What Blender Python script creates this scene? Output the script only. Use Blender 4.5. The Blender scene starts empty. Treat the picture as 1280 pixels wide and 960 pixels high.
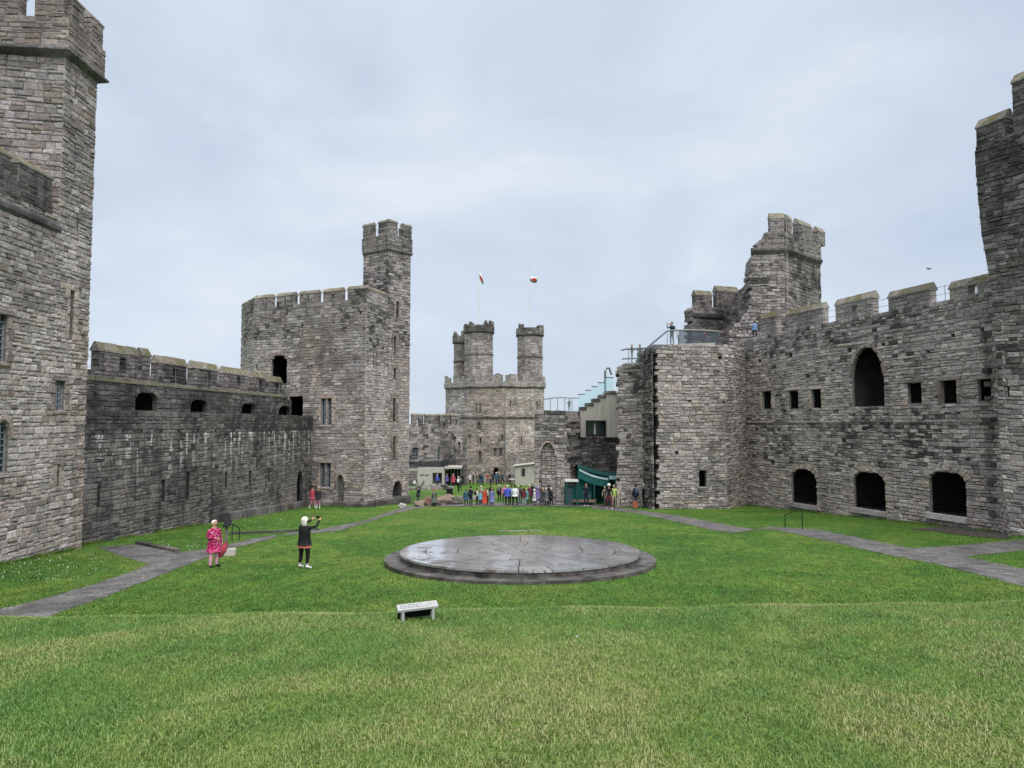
import bpy, bmesh, math, random
import numpy as np
from mathutils import Vector, Matrix
from mathutils.geometry import tessellate_polygon

# ------------------------------------------------------------------ camera, sky, sun, exposure
sc = bpy.context.scene
COL = sc.collection
FPX, W0, H0 = 888.0, 1280.0, 960.0        # focal length in photo pixels, photo size
HORIZON = 530.0
PITCH = math.atan((HORIZON - 480) / FPX)
CAMZ = 5.1
cam_d = bpy.data.cameras.new('camera')
cam_d.sensor_width = 36.0
cam_d.lens = FPX / W0 * 36.0
cam_d.clip_start, cam_d.clip_end = 0.1, 3000.0
cam = bpy.data.objects.new('camera', cam_d)
COL.objects.link(cam)
cam.location = (0, 0, CAMZ)
cam.rotation_euler = (math.pi / 2 + PITCH, 0, 0)
sc.camera = cam

EXPOSURE = 1.75
SUN_DIR = Vector((0.22, -0.42, 0.88)).normalized()      # towards the sun
sc.view_settings.view_transform = 'Standard'
sc.view_settings.look = 'None'
sc.view_settings.gamma = 1.0
sc.view_settings.exposure = EXPOSURE
sc.cycles.use_denoising = True
sc.cycles.max_bounces = 6
sc.cycles.diffuse_bounces = 3
sc.cycles.transparent_max_bounces = 8

world = bpy.data.worlds.new('World')
sc.world = world
world.use_nodes = True
wn, wl = world.node_tree.nodes, world.node_tree.links
wn.clear()
w_out = wn.new('ShaderNodeOutputWorld')
w_sky = wn.new('ShaderNodeTexSky')
w_sky.sky_type = 'NISHITA'
w_sky.sun_disc = False
w_sky.sun_elevation = math.asin(SUN_DIR.z)
w_sky.sun_rotation = math.atan2(SUN_DIR.x, SUN_DIR.y)
w_bg1 = wn.new('ShaderNodeBackground'); w_bg1.inputs[1].default_value = 0.05
w_bg2 = wn.new('ShaderNodeBackground'); w_bg2.inputs[1].default_value = 1.0 / 2 ** EXPOSURE
w_mix = wn.new('ShaderNodeMixShader'); w_mix.inputs[0].default_value = 0.92
w_tc = wn.new('ShaderNodeTexCoord')
w_map = wn.new('ShaderNodeMapping'); w_map.inputs['Scale'].default_value = (1.0, 1.0, 2.2)
w_n1 = wn.new('ShaderNodeTexNoise'); w_n1.inputs['Scale'].default_value = 2.3
w_n1.inputs['Detail'].default_value = 7; w_n1.inputs['Roughness'].default_value = 0.52
w_n1.inputs['Distortion'].default_value = 0.5
w_rmp = wn.new('ShaderNodeValToRGB')
el = w_rmp.color_ramp.elements
el[0].position, el[0].color = 0.30, (0.555, 0.64, 0.775, 1)
el[1].position, el[1].color = 0.74, (0.85, 0.90, 0.955, 1)
e = el.new(0.5); e.color = (0.665, 0.75, 0.87, 1)
wl.new(w_tc.outputs['Generated'], w_map.inputs['Vector'])
wl.new(w_map.outputs[0], w_n1.inputs['Vector'])
wl.new(w_n1.outputs['Fac'], w_rmp.inputs[0])
wl.new(w_sky.outputs[0], w_bg1.inputs[0])
wl.new(w_rmp.outputs[0], w_bg2.inputs[0])
wl.new(w_bg1.outputs[0], w_mix.inputs[1])
wl.new(w_bg2.outputs[0], w_mix.inputs[2])
wl.new(w_mix.outputs[0], w_out.inputs[0])

sun_d = bpy.data.lights.new('sun', 'SUN')
sun_d.energy = 1.5
sun_d.angle = math.radians(75)
sun_d.color = (1.0, 0.97, 0.93)
sun_o = bpy.data.objects.new('sun', sun_d)
COL.objects.link(sun_o)
sun_o.location = (0, 0, 60)
sun_o.rotation_euler = (-SUN_DIR).to_track_quat('-Z', 'Y').to_euler()

# ------------------------------------------------------------------ photo pixel -> direction helpers
SP, CP = math.sin(PITCH), math.cos(PITCH)
def ray(px, py):
    """direction through a photo pixel, scaled to one metre of depth (Y = 1)"""
    a, b = (px - 640) / FPX, (480 - py) / FPX
    y = CP - b * SP
    return a / y, (SP + b * CP) / y
SLOPE, ZG0 = -0.0485, 1.24
def gz(x, y):
    """height of the ward's sloping lawn with the mound the camera stands on"""
    base = ZG0 + SLOPE * min(y, 130.0)
    if y > 16.0:
        return base
    m = CAMZ - 1.65 - 0.10 * y + 0.0165 * max(-25, min(25, x))
    br = 10.3
    if y > br:
        t = (y - br)
        m -= 0.30 * t * t / (t + 1.0)
    # soft undulation of the turf
    m += 0.022 * math.sin(1.1 * x + 0.7 * y) * math.sin(0.63 * y - 0.4 * x + 1) + 0.012 * math.sin(2.7 * x - 1.9 * y)
    if y > 12.5:
        k = (y - 12.5) / 3.5
        k = k * k * (3 - 2 * k)
        m = m * (1 - k) + base * k
    return max(m, base) if y > 11 else m
def gp(px, py, lift=0.0):
    """photo pixel -> point on the sloping lawn"""
    rx, rz = ray(px, py)
    t = (CAMZ - ZG0 - lift) / (SLOPE - rz)
    return Vector((rx * t, t, CAMZ + rz * t))
def at(px, py, d):
    rx, rz = ray(px, py)
    return Vector((rx * d, d, CAMZ + rz * d))
def xz(px, d, py=530):
    rx, rz = ray(px, py)
    return (rx * d, d)

# ------------------------------------------------------------------ materials
MATS = {}
def nt_new(name):
    m = bpy.data.materials.new(name)
    m.use_nodes = True
    n, l = m.node_tree.nodes, m.node_tree.links
    n.clear()
    o = n.new('ShaderNodeOutputMaterial')
    b = n.new('ShaderNodeBsdfPrincipled')
    l.new(b.outputs[0], o.inputs[0])
    MATS[name] = m
    return m, n, l, b
def noise(n, l, vec, scale, detail=5, rough=0.55, dist=0.0):
    t = n.new('ShaderNodeTexNoise')
    t.inputs['Scale'].default_value = scale
    t.inputs['Detail'].default_value = detail
    t.inputs['Roughness'].default_value = rough
    t.inputs['Distortion'].default_value = dist
    if vec is not None:
        l.new(vec, t.inputs['Vector'])
    return t.outputs['Fac']
def ramp(n, l, fac, stops, interp='LINEAR'):
    r = n.new('ShaderNodeValToRGB')
    r.color_ramp.interpolation = interp
    es = r.color_ramp.elements
    while len(es) > 1:
        es.remove(es[-1])
    es[0].position = stops[0][0]; es[0].color = (*stops[0][1], 1)
    for p, c in stops[1:]:
        e = es.new(p); e.color = (*c, 1)
    l.new(fac, r.inputs[0])
    return r.outputs[0]
def g3(v):
    return (v, v, v)
def mixc(n, l, mode, fac, a, b):
    m = n.new('ShaderNodeMix')
    m.data_type = 'RGBA'; m.blend_type = mode
    if isinstance(fac, (int, float)):
        m.inputs[0].default_value = fac
    else:
        l.new(fac, m.inputs[0])
    for s, i in ((a, 6), (b, 7)):
        if isinstance(s, tuple):
            m.inputs[i].default_value = (*s, 1)
        else:
            l.new(s, m.inputs[i])
    return m.outputs[2]
def bump(n, l, b, h, dist, strength=1.0):
    bp = n.new('ShaderNodeBump')
    bp.inputs['Distance'].default_value = dist
    bp.inputs['Strength'].default_value = strength
    l.new(h, bp.inputs['Height'])
    l.new(bp.outputs[0], b.inputs['Normal'])
def posv(n, l, scale=None):
    g = n.new('ShaderNodeNewGeometry')
    if scale is None:
        return g.outputs['Position'], g
    m = n.new('ShaderNodeVectorMath'); m.operation = 'MULTIPLY'
    l.new(g.outputs['Position'], m.inputs[0])
    m.inputs[1].default_value = scale
    return m.outputs[0], g
def math_n(n, l, op, a, b=None):
    m = n.new('ShaderNodeMath'); m.operation = op
    for i, s in enumerate((a, b)):
        if s is None: continue
        if isinstance(s, (int, float)): m.inputs[i].default_value = s
        else: l.new(s, m.inputs[i])
    return m.outputs[0]

def stone_mat(name, palette, weather=(0.055, 0.053, 0.05), wamt=0.6, wlo=0.45, whi=0.72, streak=0.5,
              streak_col=(0.05, 0.05, 0.05), lichen=0.25, white=None, moss=0.0, bscale=11):
    """weathered rubble: a colour per stone, mottling, soot-like weathering patches, running stains and lichen"""
    m, n, l, b = nt_new(name)
    pos, geo = posv(n, l)
    oi = n.new('ShaderNodeObjectInfo')
    rnd = math_n(n, l, 'FRACT', math_n(n, l, 'ADD', geo.outputs['Random Per Island'], oi.outputs['Random']))
    k = len(palette)
    c = ramp(n, l, rnd, [(i / k, p) for i, p in enumerate(palette)], 'CONSTANT')
    n1 = noise(n, l, pos, 7.0, 7, 0.62)
    c = mixc(n, l, 'MULTIPLY', 1.0, c, ramp(n, l, n1, [(0.25, g3(0.5)), (0.5, g3(1.0)), (0.78, g3(1.42))]))
    n2 = noise(n, l, pos, 0.33, 5, 0.6, 0.4)
    n2b = math_n(n, l, 'ADD', n2, math_n(n, l, 'MULTIPLY', math_n(n, l, 'SUBTRACT', rnd, 0.5), 0.16))
    c = mixc(n, l, 'MIX', math_n(n, l, 'MULTIPLY', ramp(n, l, n2b, [(wlo, g3(0)), (whi, g3(1))]), wamt), c, weather)
    sv, _ = posv(n, l, (1.7, 1.7, 0.16))
    n3 = noise(n, l, sv, 1.0, 6, 0.62)
    c = mixc(n, l, 'MIX', math_n(n, l, 'MULTIPLY', ramp(n, l, n3, [(0.52, g3(0)), (0.72, g3(1))]), streak), c, streak_col)
    n4 = noise(n, l, pos, 3.1, 8, 0.7)
    c = mixc(n, l, 'MIX', math_n(n, l, 'MULTIPLY', ramp(n, l, n4, [(0.58, g3(0)), (0.66, g3(1))]), lichen), c, (0.44, 0.44, 0.40))
    if white:
        z0, z1, amt = white
        sep = n.new('ShaderNodeSeparateXYZ'); l.new(pos, sep.inputs[0])
        wv, _ = posv(n, l, (2.6, 2.6, 0.30))
        n5 = noise(n, l, wv, 1.0, 4, 0.6)
        zz = math_n(n, l, 'DIVIDE', math_n(n, l, 'SUBTRACT', sep.outputs[2], z0), z1 - z0)
        band = ramp(n, l, zz, [(0.0, g3(0)), (0.55, g3(0.55)), (0.93, g3(1)), (0.97, g3(0.0))])
        f = math_n(n, l, 'MULTIPLY', band, ramp(n, l, n5, [(0.53, g3(0)), (0.62, g3(1))]))
        c = mixc(n, l, 'MIX', math_n(n, l, 'MULTIPLY', f, amt), c, (0.62, 0.62, 0.60))
    if moss:
        sep2 = n.new('ShaderNodeSeparateXYZ'); l.new(geo.outputs['Normal'], sep2.inputs[0])
        f = math_n(n, l, 'MULTIPLY', ramp(n, l, sep2.outputs[2], [(0.2, g3(0)), (0.5, g3(1))]),
                   ramp(n, l, noise(n, l, pos, 1.6, 6, 0.65), [(0.38, g3(0)), (0.6, g3(1))]))
        c = mixc(n, l, 'MIX', math_n(n, l, 'MULTIPLY', f, moss), c, (0.115, 0.108, 0.03))
    l.new(c, b.inputs['Base Color'])
    b.inputs['Roughness'].default_value = 0.86
    b.inputs['Specular IOR Level'].default_value = 0.25
    h = math_n(n, l, 'ADD', noise(n, l, pos, bscale, 8, 0.68), math_n(n, l, 'MULTIPLY', noise(n, l, pos, 3.0, 4), 0.8))
    bump(n, l, b, h, 0.085, 1.0)
    return m
def plain_mat(name, col, rough=0.7, metal=0.0, var=0.15, scale=8.0, bmp=0.0, spec=0.3):
    m, n, l, b = nt_new(name)
    tc = n.new('ShaderNodeTexCoord')
    v = tc.outputs['Object']
    f = noise(n, l, v, scale, 5)
    lo, hi = tuple(c * (1 - var) for c in col), tuple(min(1, c * (1 + var)) for c in col)
    l.new(ramp(n, l, f, [(0.3, lo), (0.7, hi)]), b.inputs['Base Color'])
    b.inputs['Roughness'].default_value = rough
    b.inputs['Metallic'].default_value = metal
    b.inputs['Specular IOR Level'].default_value = spec
    if bmp:
        bump(n, l, b, f, bmp)
    return m

GREY = [(0.262, 0.250, 0.238), (0.305, 0.292, 0.278), (0.235, 0.225, 0.216), (0.285, 0.266, 0.246), (0.335, 0.322, 0.306), (0.205, 0.196, 0.188), (0.290, 0.272, 0.252), (0.262, 0.230, 0.205), (0.275, 0.264, 0.252), (0.250, 0.240, 0.228)]
def tone(p, r, g=None, b=None):
    g = r if g is None else g; b = r if b is None else b
    return [(c[0] * r * 1.12, c[1] * g * 1.085, c[2] * b * 1.135) for c in p]
stone_mat('stone_pale', tone(GREY, 1.58, 1.53, 1.47), wamt=0.5, wlo=0.5, whi=0.78, streak=0.25, lichen=0.3)
stone_mat('stone_grey', tone(GREY, 1.24, 1.22, 1.21), wamt=0.6, wlo=0.44, whi=0.72, streak=0.45, lichen=0.32)
stone_mat('stone_buff', tone(GREY, 1.36, 1.25, 1.13), wamt=0.45, wlo=0.5, whi=0.8, streak=0.3, lichen=0.2)
stone_mat('stone_brown', tone(GREY, 1.0, 0.91, 0.84), wamt=0.6, wlo=0.42, whi=0.7, streak=0.4, lichen=0.12)
stone_mat('stone_dark', tone(GREY, 0.56, 0.55, 0.55), weather=(0.028, 0.028, 0.028), wamt=0.85, wlo=0.36, whi=0.62, streak=0.7, streak_col=(0.022, 0.022, 0.024), lichen=0.22)
stone_mat('stone_stained', tone(GREY, 0.66, 0.65, 0.64), weather=(0.04, 0.04, 0.04), wamt=0.7, wlo=0.42, whi=0.66, streak=0.85, streak_col=(0.022, 0.022, 0.024), lichen=0.15, white=(1.7, 4.75, 0.95))
stone_mat('stone_wet', tone(GREY, 0.82, 0.80, 0.78), weather=(0.035, 0.034, 0.033), wamt=0.85, wlo=0.44, whi=0.6, streak=0.75, streak_col=(0.03, 0.03, 0.03), lichen=0.15)
stone_mat('coping', tone(GREY, 0.95, 0.93, 0.85), wamt=0.5, streak=0.2, lichen=0.3, moss=0.85)
stone_mat('mossy', tone(GREY, 0.55, 0.55, 0.45), wamt=0.7, streak=0.3, lichen=0.1, moss=1.0)
stone_mat('mortar', tone([GREY[1]], 0.78, 0.76, 0.74), weather=(0.03, 0.03, 0.03), wamt=0.6, streak=0.5, lichen=0.15, bscale=7)
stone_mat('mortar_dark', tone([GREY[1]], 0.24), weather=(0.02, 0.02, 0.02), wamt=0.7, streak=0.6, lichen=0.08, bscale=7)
stone_mat('mortar_pale', tone([GREY[1]], 0.72, 0.70, 0.66), wamt=0.35, streak=0.3, lichen=0.2, bscale=7)
plain_mat('black_iron', (0.015, 0.015, 0.016), 0.45, 0.3)
plain_mat('lead_bar', (0.34, 0.37, 0.40), 0.5, 0.2)
plain_mat('steel', (0.16, 0.165, 0.17), 0.5, 0.3)
plain_mat('oak_grey', (0.14, 0.13, 0.12), 0.8, var=0.35, scale=5, bmp=0.01)
plain_mat('door_dark', (0.035, 0.04, 0.045), 0.7, var=0.4, scale=5)
plain_mat('concrete', (0.38, 0.36, 0.33), 0.85, var=0.12, scale=3)
plain_mat('white_metal', (0.62, 0.62, 0.60), 0.4, 0.0, var=0.06)
plain_mat('dark_recess', (0.02, 0.02, 0.021), 0.9)
plain_mat('green_frame', (0.012, 0.075, 0.07), 0.45)
plain_mat('green_cloth', (0.01, 0.10, 0.09), 0.75, var=0.3, scale=2)
plain_mat('pale_cloth', (0.36, 0.52, 0.56), 0.6, var=0.2, scale=2)
plain_mat('letter', (0.02, 0.02, 0.02), 0.6)
plain_mat('boulder', (0.17, 0.125, 0.10), 0.9, var=0.5, scale=2.5, bmp=0.06)
plain_mat('timber_seat', (0.22, 0.17, 0.12), 0.8, var=0.3, scale=6)
def clad_mat():
    m, n, l, b = nt_new('timber_clad')
    v, g = posv(n, l, (9, 9, 0.35))
    f = noise(n, l, v, 1.0, 5, 0.6)
    l.new(ramp(n, l, f, [(0.3, (0.26, 0.24, 0.215)), (0.55, (0.40, 0.375, 0.335)), (0.75, (0.48, 0.455, 0.415))]), b.inputs['Base Color'])
    b.inputs['Roughness'].default_value = 0.8
clad_mat()
def glass_mat(name, col, alpha, rough=0.05):
    m, n, l, b = nt_new(name)
    b.inputs['Base Color'].default_value = (*col, 1)
    b.inputs['Roughness'].default_value = rough
    b.inputs['Alpha'].default_value = alpha
    b.inputs['Specular IOR Level'].default_value = 0.6
glass_mat('pane_dark', (0.022, 0.030, 0.045), 1.0, 0.12)
plain_mat('soil', (0.055, 0.047, 0.04), 0.95, var=0.7, scale=6, bmp=0.05)
glass_mat('glass_clear', (0.55, 0.72, 0.76), 0.09)
glass_mat('glass_teal', (0.36, 0.72, 0.76), 0.26)
glass_mat('glass_smoke', (0.06, 0.08, 0.10), 0.5, 0.1)

def slate_mat():
    m, n, l, b = nt_new('wet_slate')
    pos, g = posv(n, l)
    oi = n.new('ShaderNodeObjectInfo')
    c = ramp(n, l, oi.outputs['Random'], [(0, (0.25, 0.25, 0.268)), (0.35, (0.35, 0.345, 0.36)), (0.7, (0.21, 0.205, 0.212)), (1, (0.38, 0.372, 0.375))])
    dry = ramp(n, l, noise(n, l, pos, 1.0, 9, 0.72, 0.8), [(0.53, g3(0)), (0.57, g3(1))])
    c = mixc(n, l, 'MIX', dry, c, (0.11, 0.09, 0.08))
    c = mixc(n, l, 'MULTIPLY', 1.0, c, ramp(n, l, noise(n, l, pos, 9, 7, 0.65), [(0.3, g3(0.7)), (0.7, g3(1.3))]))
    l.new(c, b.inputs['Base Color'])
    r = ramp(n, l, noise(n, l, pos, 1.6, 6, 0.6), [(0.35, g3(0.06)), (0.65, g3(0.20))])
    r = mixc(n, l, 'MIX', dry, r, g3(0.36))
    l.new(r, b.inputs['Roughness'])
    b.inputs['Specular IOR Level'].default_value = 0.9
    b.inputs['IOR'].default_value = 1.6
    b.inputs['Coat Weight'].default_value = 0.6; b.inputs['Coat Roughness'].default_value = 0.14
    l.new(mixc(n, l, 'MIX', dry, g3(0.9), g3(0.1)), b.inputs['Coat Weight'])
    bump(n, l, b, noise(n, l, pos, 3.0, 4, 0.5), 0.004, 0.5)
slate_mat()
def path_mat():
    m, n, l, b = nt_new('gravel_path')
    pos, g = posv(n, l)
    f = noise(n, l, pos, 14.0, 9, 0.82)
    c = ramp(n, l, f, [(0.38, (0.028, 0.027, 0.026)), (0.5, (0.095, 0.091, 0.087)), (0.62, (0.26, 0.25, 0.24))])
    wet = ramp(n, l, noise(n, l, pos, 0.5, 6, 0.62, 0.5), [(0.47, g3(0)), (0.66, g3(1))])
    c = mixc(n, l, 'MULTIPLY', 1.0, c, ramp(n, l, noise(n, l, pos, 1.6, 6, 0.65), [(0.36, g3(0.55)), (0.64, g3(1.4))]))
    c = mixc(n, l, 'MIX', math_n(n, l, 'MULTIPLY', wet, 0.45), c, (0.05, 0.047, 0.046))
    l.new(c, b.inputs['Base Color'])
    l.new(mixc(n, l, 'MIX', wet, g3(0.8), g3(0.34)), b.inputs['Roughness'])
    b.inputs['Specular IOR Level'].default_value = 0.45
    bump(n, l, b, f, 0.015, 0.8)
path_mat()
def lawn_mat():
    m, n, l, b = nt_new('lawn_turf')
    pos, g = posv(n, l)
    c = ramp(n, l, noise(n, l, pos, 0.22, 6, 0.62, 0.7), [(0.36, (0.038, 0.105, 0.011)), (0.5, (0.063, 0.136, 0.016)), (0.64, (0.112, 0.165, 0.026))])
    v2, _ = posv(n, l, (1.0, 0.45, 1.0))
    c = mixc(n, l, 'MULTIPLY', 1.0, c, ramp(n, l, noise(n, l, v2, 3.2, 8, 0.72), [(0.36, g3(0.6)), (0.5, g3(1.0)), (0.64, g3(1.4))]))
    c = mixc(n, l, 'MULTIPLY', 1.0, c, ramp(n, l, noise(n, l, pos, 26, 4, 0.7), [(0.36, g3(0.55)), (0.5, g3(1.0)), (0.64, g3(1.45))]))
    l.new(c, b.inputs['Base Color'])
    b.inputs['Roughness'].default_value = 0.75
    b.inputs['Specular IOR Level'].default_value = 0.2
    bump(n, l, b, math_n(n, l, 'ADD', noise(n, l, pos, 30, 5, 0.7), noise(n, l, v2, 4, 5)), 0.05, 0.8)
lawn_mat()
def blade_mat(name, a, bcol, c3, dead):
    m, n, l, b = nt_new(name)
    pos, g = posv(n, l)
    big = ramp(n, l, noise(n, l, pos, 0.55, 6, 0.62, 0.6), [(0.36, g3(0.15)), (0.64, g3(0.85))])
    f = math_n(n, l, 'ADD', math_n(n, l, 'MULTIPLY', g.outputs['Random Per Island'], 0.50), math_n(n, l, 'MULTIPLY', big, 0.9))
    c = ramp(n, l, f, [(0.38, a), (0.62, bcol), (0.86, c3), (1.0, dead)])
    l.new(c, b.inputs['Base Color'])
    b.inputs['Roughness'].default_value = 0.5
    b.inputs['Specular IOR Level'].default_value = 0.35
blade_mat('grass_blade', (0.075, 0.165, 0.034), (0.145, 0.225, 0.052), (0.22, 0.268, 0.082), (0.285, 0.285, 0.12))
blade_mat('grass_far', (0.037, 0.102, 0.011), (0.062, 0.136, 0.016), (0.10, 0.160, 0.023), (0.14, 0.178, 0.035))
plain_mat('daisy_white', (0.8, 0.8, 0.76), 0.7, var=0.05)

# ------------------------------------------------------------------ objects
def link_mesh(name, verts, faces, mat, smooth=False):
    me = bpy.data.meshes.new(name)
    me.from_pydata([tuple(v) for v in verts], [], faces)
    if mat:
        me.materials.append(MATS[mat])
    if smooth:
        me.polygons.foreach_set('use_smooth', [True] * len(me.polygons))
    me.update()
    o = bpy.data.objects.new(name, me)
    COL.objects.link(o)
    return o
class Thing:
    """a thing: an Empty at its base that parents its parts (vertices are given in world metres)"""
    def __init__(self, name, label, cat, base, group=None, kind=None):
        self.base = Vector(base)
        self.root = bpy.data.objects.new(name, None)
        self.root.empty_display_size = 0.3
        COL.objects.link(self.root)
        self.root.location = self.base
        self.root['label'] = label
        self.root['category'] = cat
        if group: self.root['group'] = group
        if kind: self.root['kind'] = kind
        self.stones = []            # (verts, faces, material)
        self.wall_part = None
    def part(self, name, verts, faces, mat, parent=None, smooth=False):
        b = self.base
        o = link_mesh(name, [(v[0] - b.x, v[1] - b.y, v[2] - b.z) for v in verts], faces, mat, smooth)
        o.parent = parent or self.root
        return o
    def emit_stones(self, n_single=0, name='stone', parent=None):
        """the stones that show largest become parts of their own, the rest one part"""
        def size(s):
            c = [sum(v[i] for v in s[0][:4]) / 4 for i in range(3)]
            if c[1] < 2: return 0
            px, py = 640 + FPX * c[0] / c[1], HORIZON - FPX * (c[2] - CAMZ) / c[1]
            if not (-10 < px < 1290 and -10 < py < 970): return 0
            a = (Vector(s[0][1]) - Vector(s[0][0])).length * (Vector(s[0][3]) - Vector(s[0][0])).length
            nx = (Vector(s[0][1]) - Vector(s[0][0])).normalized()
            vd = Vector((c[0], c[1], 0)).normalized()
            return a * abs(nx.x * vd.y - nx.y * vd.x) / (c[1] ** 2)
        order = sorted(self.stones, key=size, reverse=True) if n_single else self.stones
        for s in order[:n_single]:
            self.part(name, s[0], s[1], s[2], parent)
        bym = {}
        for s in order[n_single:]:
            V, Fc = bym.setdefault(s[2], ([], []))
            k = len(V)
            V.extend(s[0]); Fc.extend([tuple(i + k for i in f) for f in s[1]])
        for m, (V, Fc) in bym.items():
            o = self.part('stonework', V, Fc, m, parent)
            o['kind'] = 'stuff'
        self.stones = []
def single(name, verts, faces, mat, label=None, cat=None, group=None, kind=None, smooth=False):
    """a thing that is one mesh, its origin at its own base"""
    b = Vector((sum(v[0] for v in verts) / len(verts), sum(v[1] for v in verts) / len(verts), min(v[2] for v in verts)))
    o = link_mesh(name, [(v[0] - b.x, v[1] - b.y, v[2] - b.z) for v in verts], faces, mat, smooth)
    o.location = b
    if label: o['label'] = label
    if cat: o['category'] = cat
    if group: o['group'] = group
    if kind: o['kind'] = kind
    return o

class Mesh:
    """collects simple solids"""
    def __init__(self): self.v, self.f = [], []
    def add(self, V, Fc):
        k = len(self.v); self.v.extend(V); self.f.extend([tuple(i + k for i in f) for f in Fc]); return self
    def hexa(self, p):                      # 8 points: bottom 4, top 4
        return self.add(p, [(3, 2, 1, 0), (4, 5, 6, 7), (0, 1, 5, 4), (1, 2, 6, 5), (2, 3, 7, 6), (3, 0, 4, 7)])
    def box(self, c, s, rz=0.0):
        x, y, z = c; a, b, h = s[0] / 2, s[1] / 2, s[2] / 2
        cr, sr = math.cos(rz), math.sin(rz)
        pt = lambda i, j, k: (x + i * a * cr - j * b * sr, y + i * a * sr + j * b * cr, z + k * h)
        return self.hexa([pt(-1, -1, -1), pt(1, -1, -1), pt(1, 1, -1), pt(-1, 1, -1), pt(-1, -1, 1), pt(1, -1, 1), pt(1, 1, 1), pt(-1, 1, 1)])
    def tube(self, pts, rads, n=6):
        pts = [Vector(p) for p in pts]
        if not isinstance(rads, (list, tuple)): rads = [rads] * len(pts)
        V, Fc = [], []
        for i, p in enumerate(pts):
            t = (pts[min(i + 1, len(pts) - 1)] - pts[max(i - 1, 0)]).normalized()
            a = t.orthogonal().normalized() if abs(t.z) > 0.95 else t.cross(Vector((0, 0, 1))).normalized()
            b = t.cross(a)
            for k in range(n):
                an = 2 * math.pi * k / n
                V.append(tuple(p + (a * math.cos(an) + b * math.sin(an)) * rads[i]))
        for i in range(len(pts) - 1):
            for k in range(n):
                k2 = (k + 1) % n
                Fc.append((i * n + k, i * n + k2, (i + 1) * n + k2, (i + 1) * n + k))
        Fc.append(tuple(range(n))); Fc.append(tuple(range(len(V) - n, len(V)))[::-1])
        return self.add(V, Fc)
    def lathe(self, c, prof, n=16, sx=1.0, sy=1.0):
        V, Fc = [], []
        for r, z in prof:
            for k in range(n):
                a = 2 * math.pi * k / n
                V.append((c[0] + r * sx * math.cos(a), c[1] + r * sy * math.sin(a), c[2] + z))
        m = len(prof)
        for i in range(m - 1):
            for k in range(n):
                k2 = (k + 1) % n
                Fc.append((i * n + k, i * n + k2, (i + 1) * n + k2, (i + 1) * n + k))
        Fc.append(tuple(range(n))[::-1]); Fc.append(tuple(range((m - 1) * n, m * n)))
        return self.add(V, Fc)

class Face:
    """a vertical wall face from A to B in plan (A on the left as seen from its front)"""
    def __init__(self, A, B, off=0.0):
        self.U = Vector((B[0] - A[0], B[1] - A[1], 0)); self.L = self.U.length; self.U.normalize()
        self.N = Vector((self.U.y, -self.U.x, 0))
        self.A = Vector((A[0], A[1], 0)) + self.N * off
    def pt(self, u, z, h=0.0):
        p = self.A + self.U * u + self.N * h
        return (p.x, p.y, z)
    def uv(self, px, py):
        rx, rz = ray(px, py)
        t = self.N.dot(self.A) / self.N.dot(Vector((rx, 1, 0)))
        return (Vector((rx * t, t, 0)) - self.A).dot(self.U), CAMZ + rz * t
    def rect(self, x0, y0, x1, y1):
        ym = (y0 + y1) / 2; xm = (x0 + x1) / 2
        u0, u1 = self.uv(x0, ym)[0], self.uv(x1, ym)[0]
        z0, z1 = self.uv(xm, y1)[1], self.uv(xm, y0)[1]
        return u0, z0, u1, z1
    def off(self, d):
        f = Face.__new__(Face)
        f.U, f.L, f.N, f.A = self.U, self.L, self.N, self.A + self.N * d
        return f

def p_rect(u0, z0, u1, z1):
    return [(u0, z0), (u1, z0), (u1, z1), (u0, z1)]
def p_arch(u0, z0, u1, z1, kind='round', n=7):
    w = u1 - u0; um = (u0 + u1) / 2
    if kind == 'round': rise = min(w / 2, (z1 - z0) * 0.6)
    elif kind == 'flat': rise = min(w * 0.24, (z1 - z0) * 0.4)
    else: rise = min(w * 0.85, (z1 - z0) * 0.5)
    zs = z1 - rise
    pts = [(u0, z0), (u1, z0)]
    for i in range(n + 1):
        t = i / n
        if kind == 'pointed':
            if t <= 0.5:
                s = t * 2; pts.append((u1 - w / 2 * (1 - math.cos(s * math.pi / 2)) ** 0.9, zs + rise * math.sin(s * math.pi / 2) ** 0.95))
            else:
                s = (1 - t) * 2; pts.append((u0 + w / 2 * (1 - math.cos(s * math.pi / 2)) ** 0.9, zs + rise * math.sin(s * math.pi / 2) ** 0.95))
        else:
            a = math.pi * t
            pts.append((um + w / 2 * math.cos(a), zs + rise * math.sin(a)))
    return pts
def jag(rng, u, z0, z1, amp, step=0.3):
    """a broken edge going up from z0 to z1"""
    pts, z = [], z0
    while z < z1 - 0.05:
        zn = min(z1, z + step * rng.uniform(0.6, 1.4))
        du = rng.uniform(-amp, amp)
        pts += [(u + du, z), (u + du, zn)]
        z = zn + 1e-3
    return pts

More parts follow.
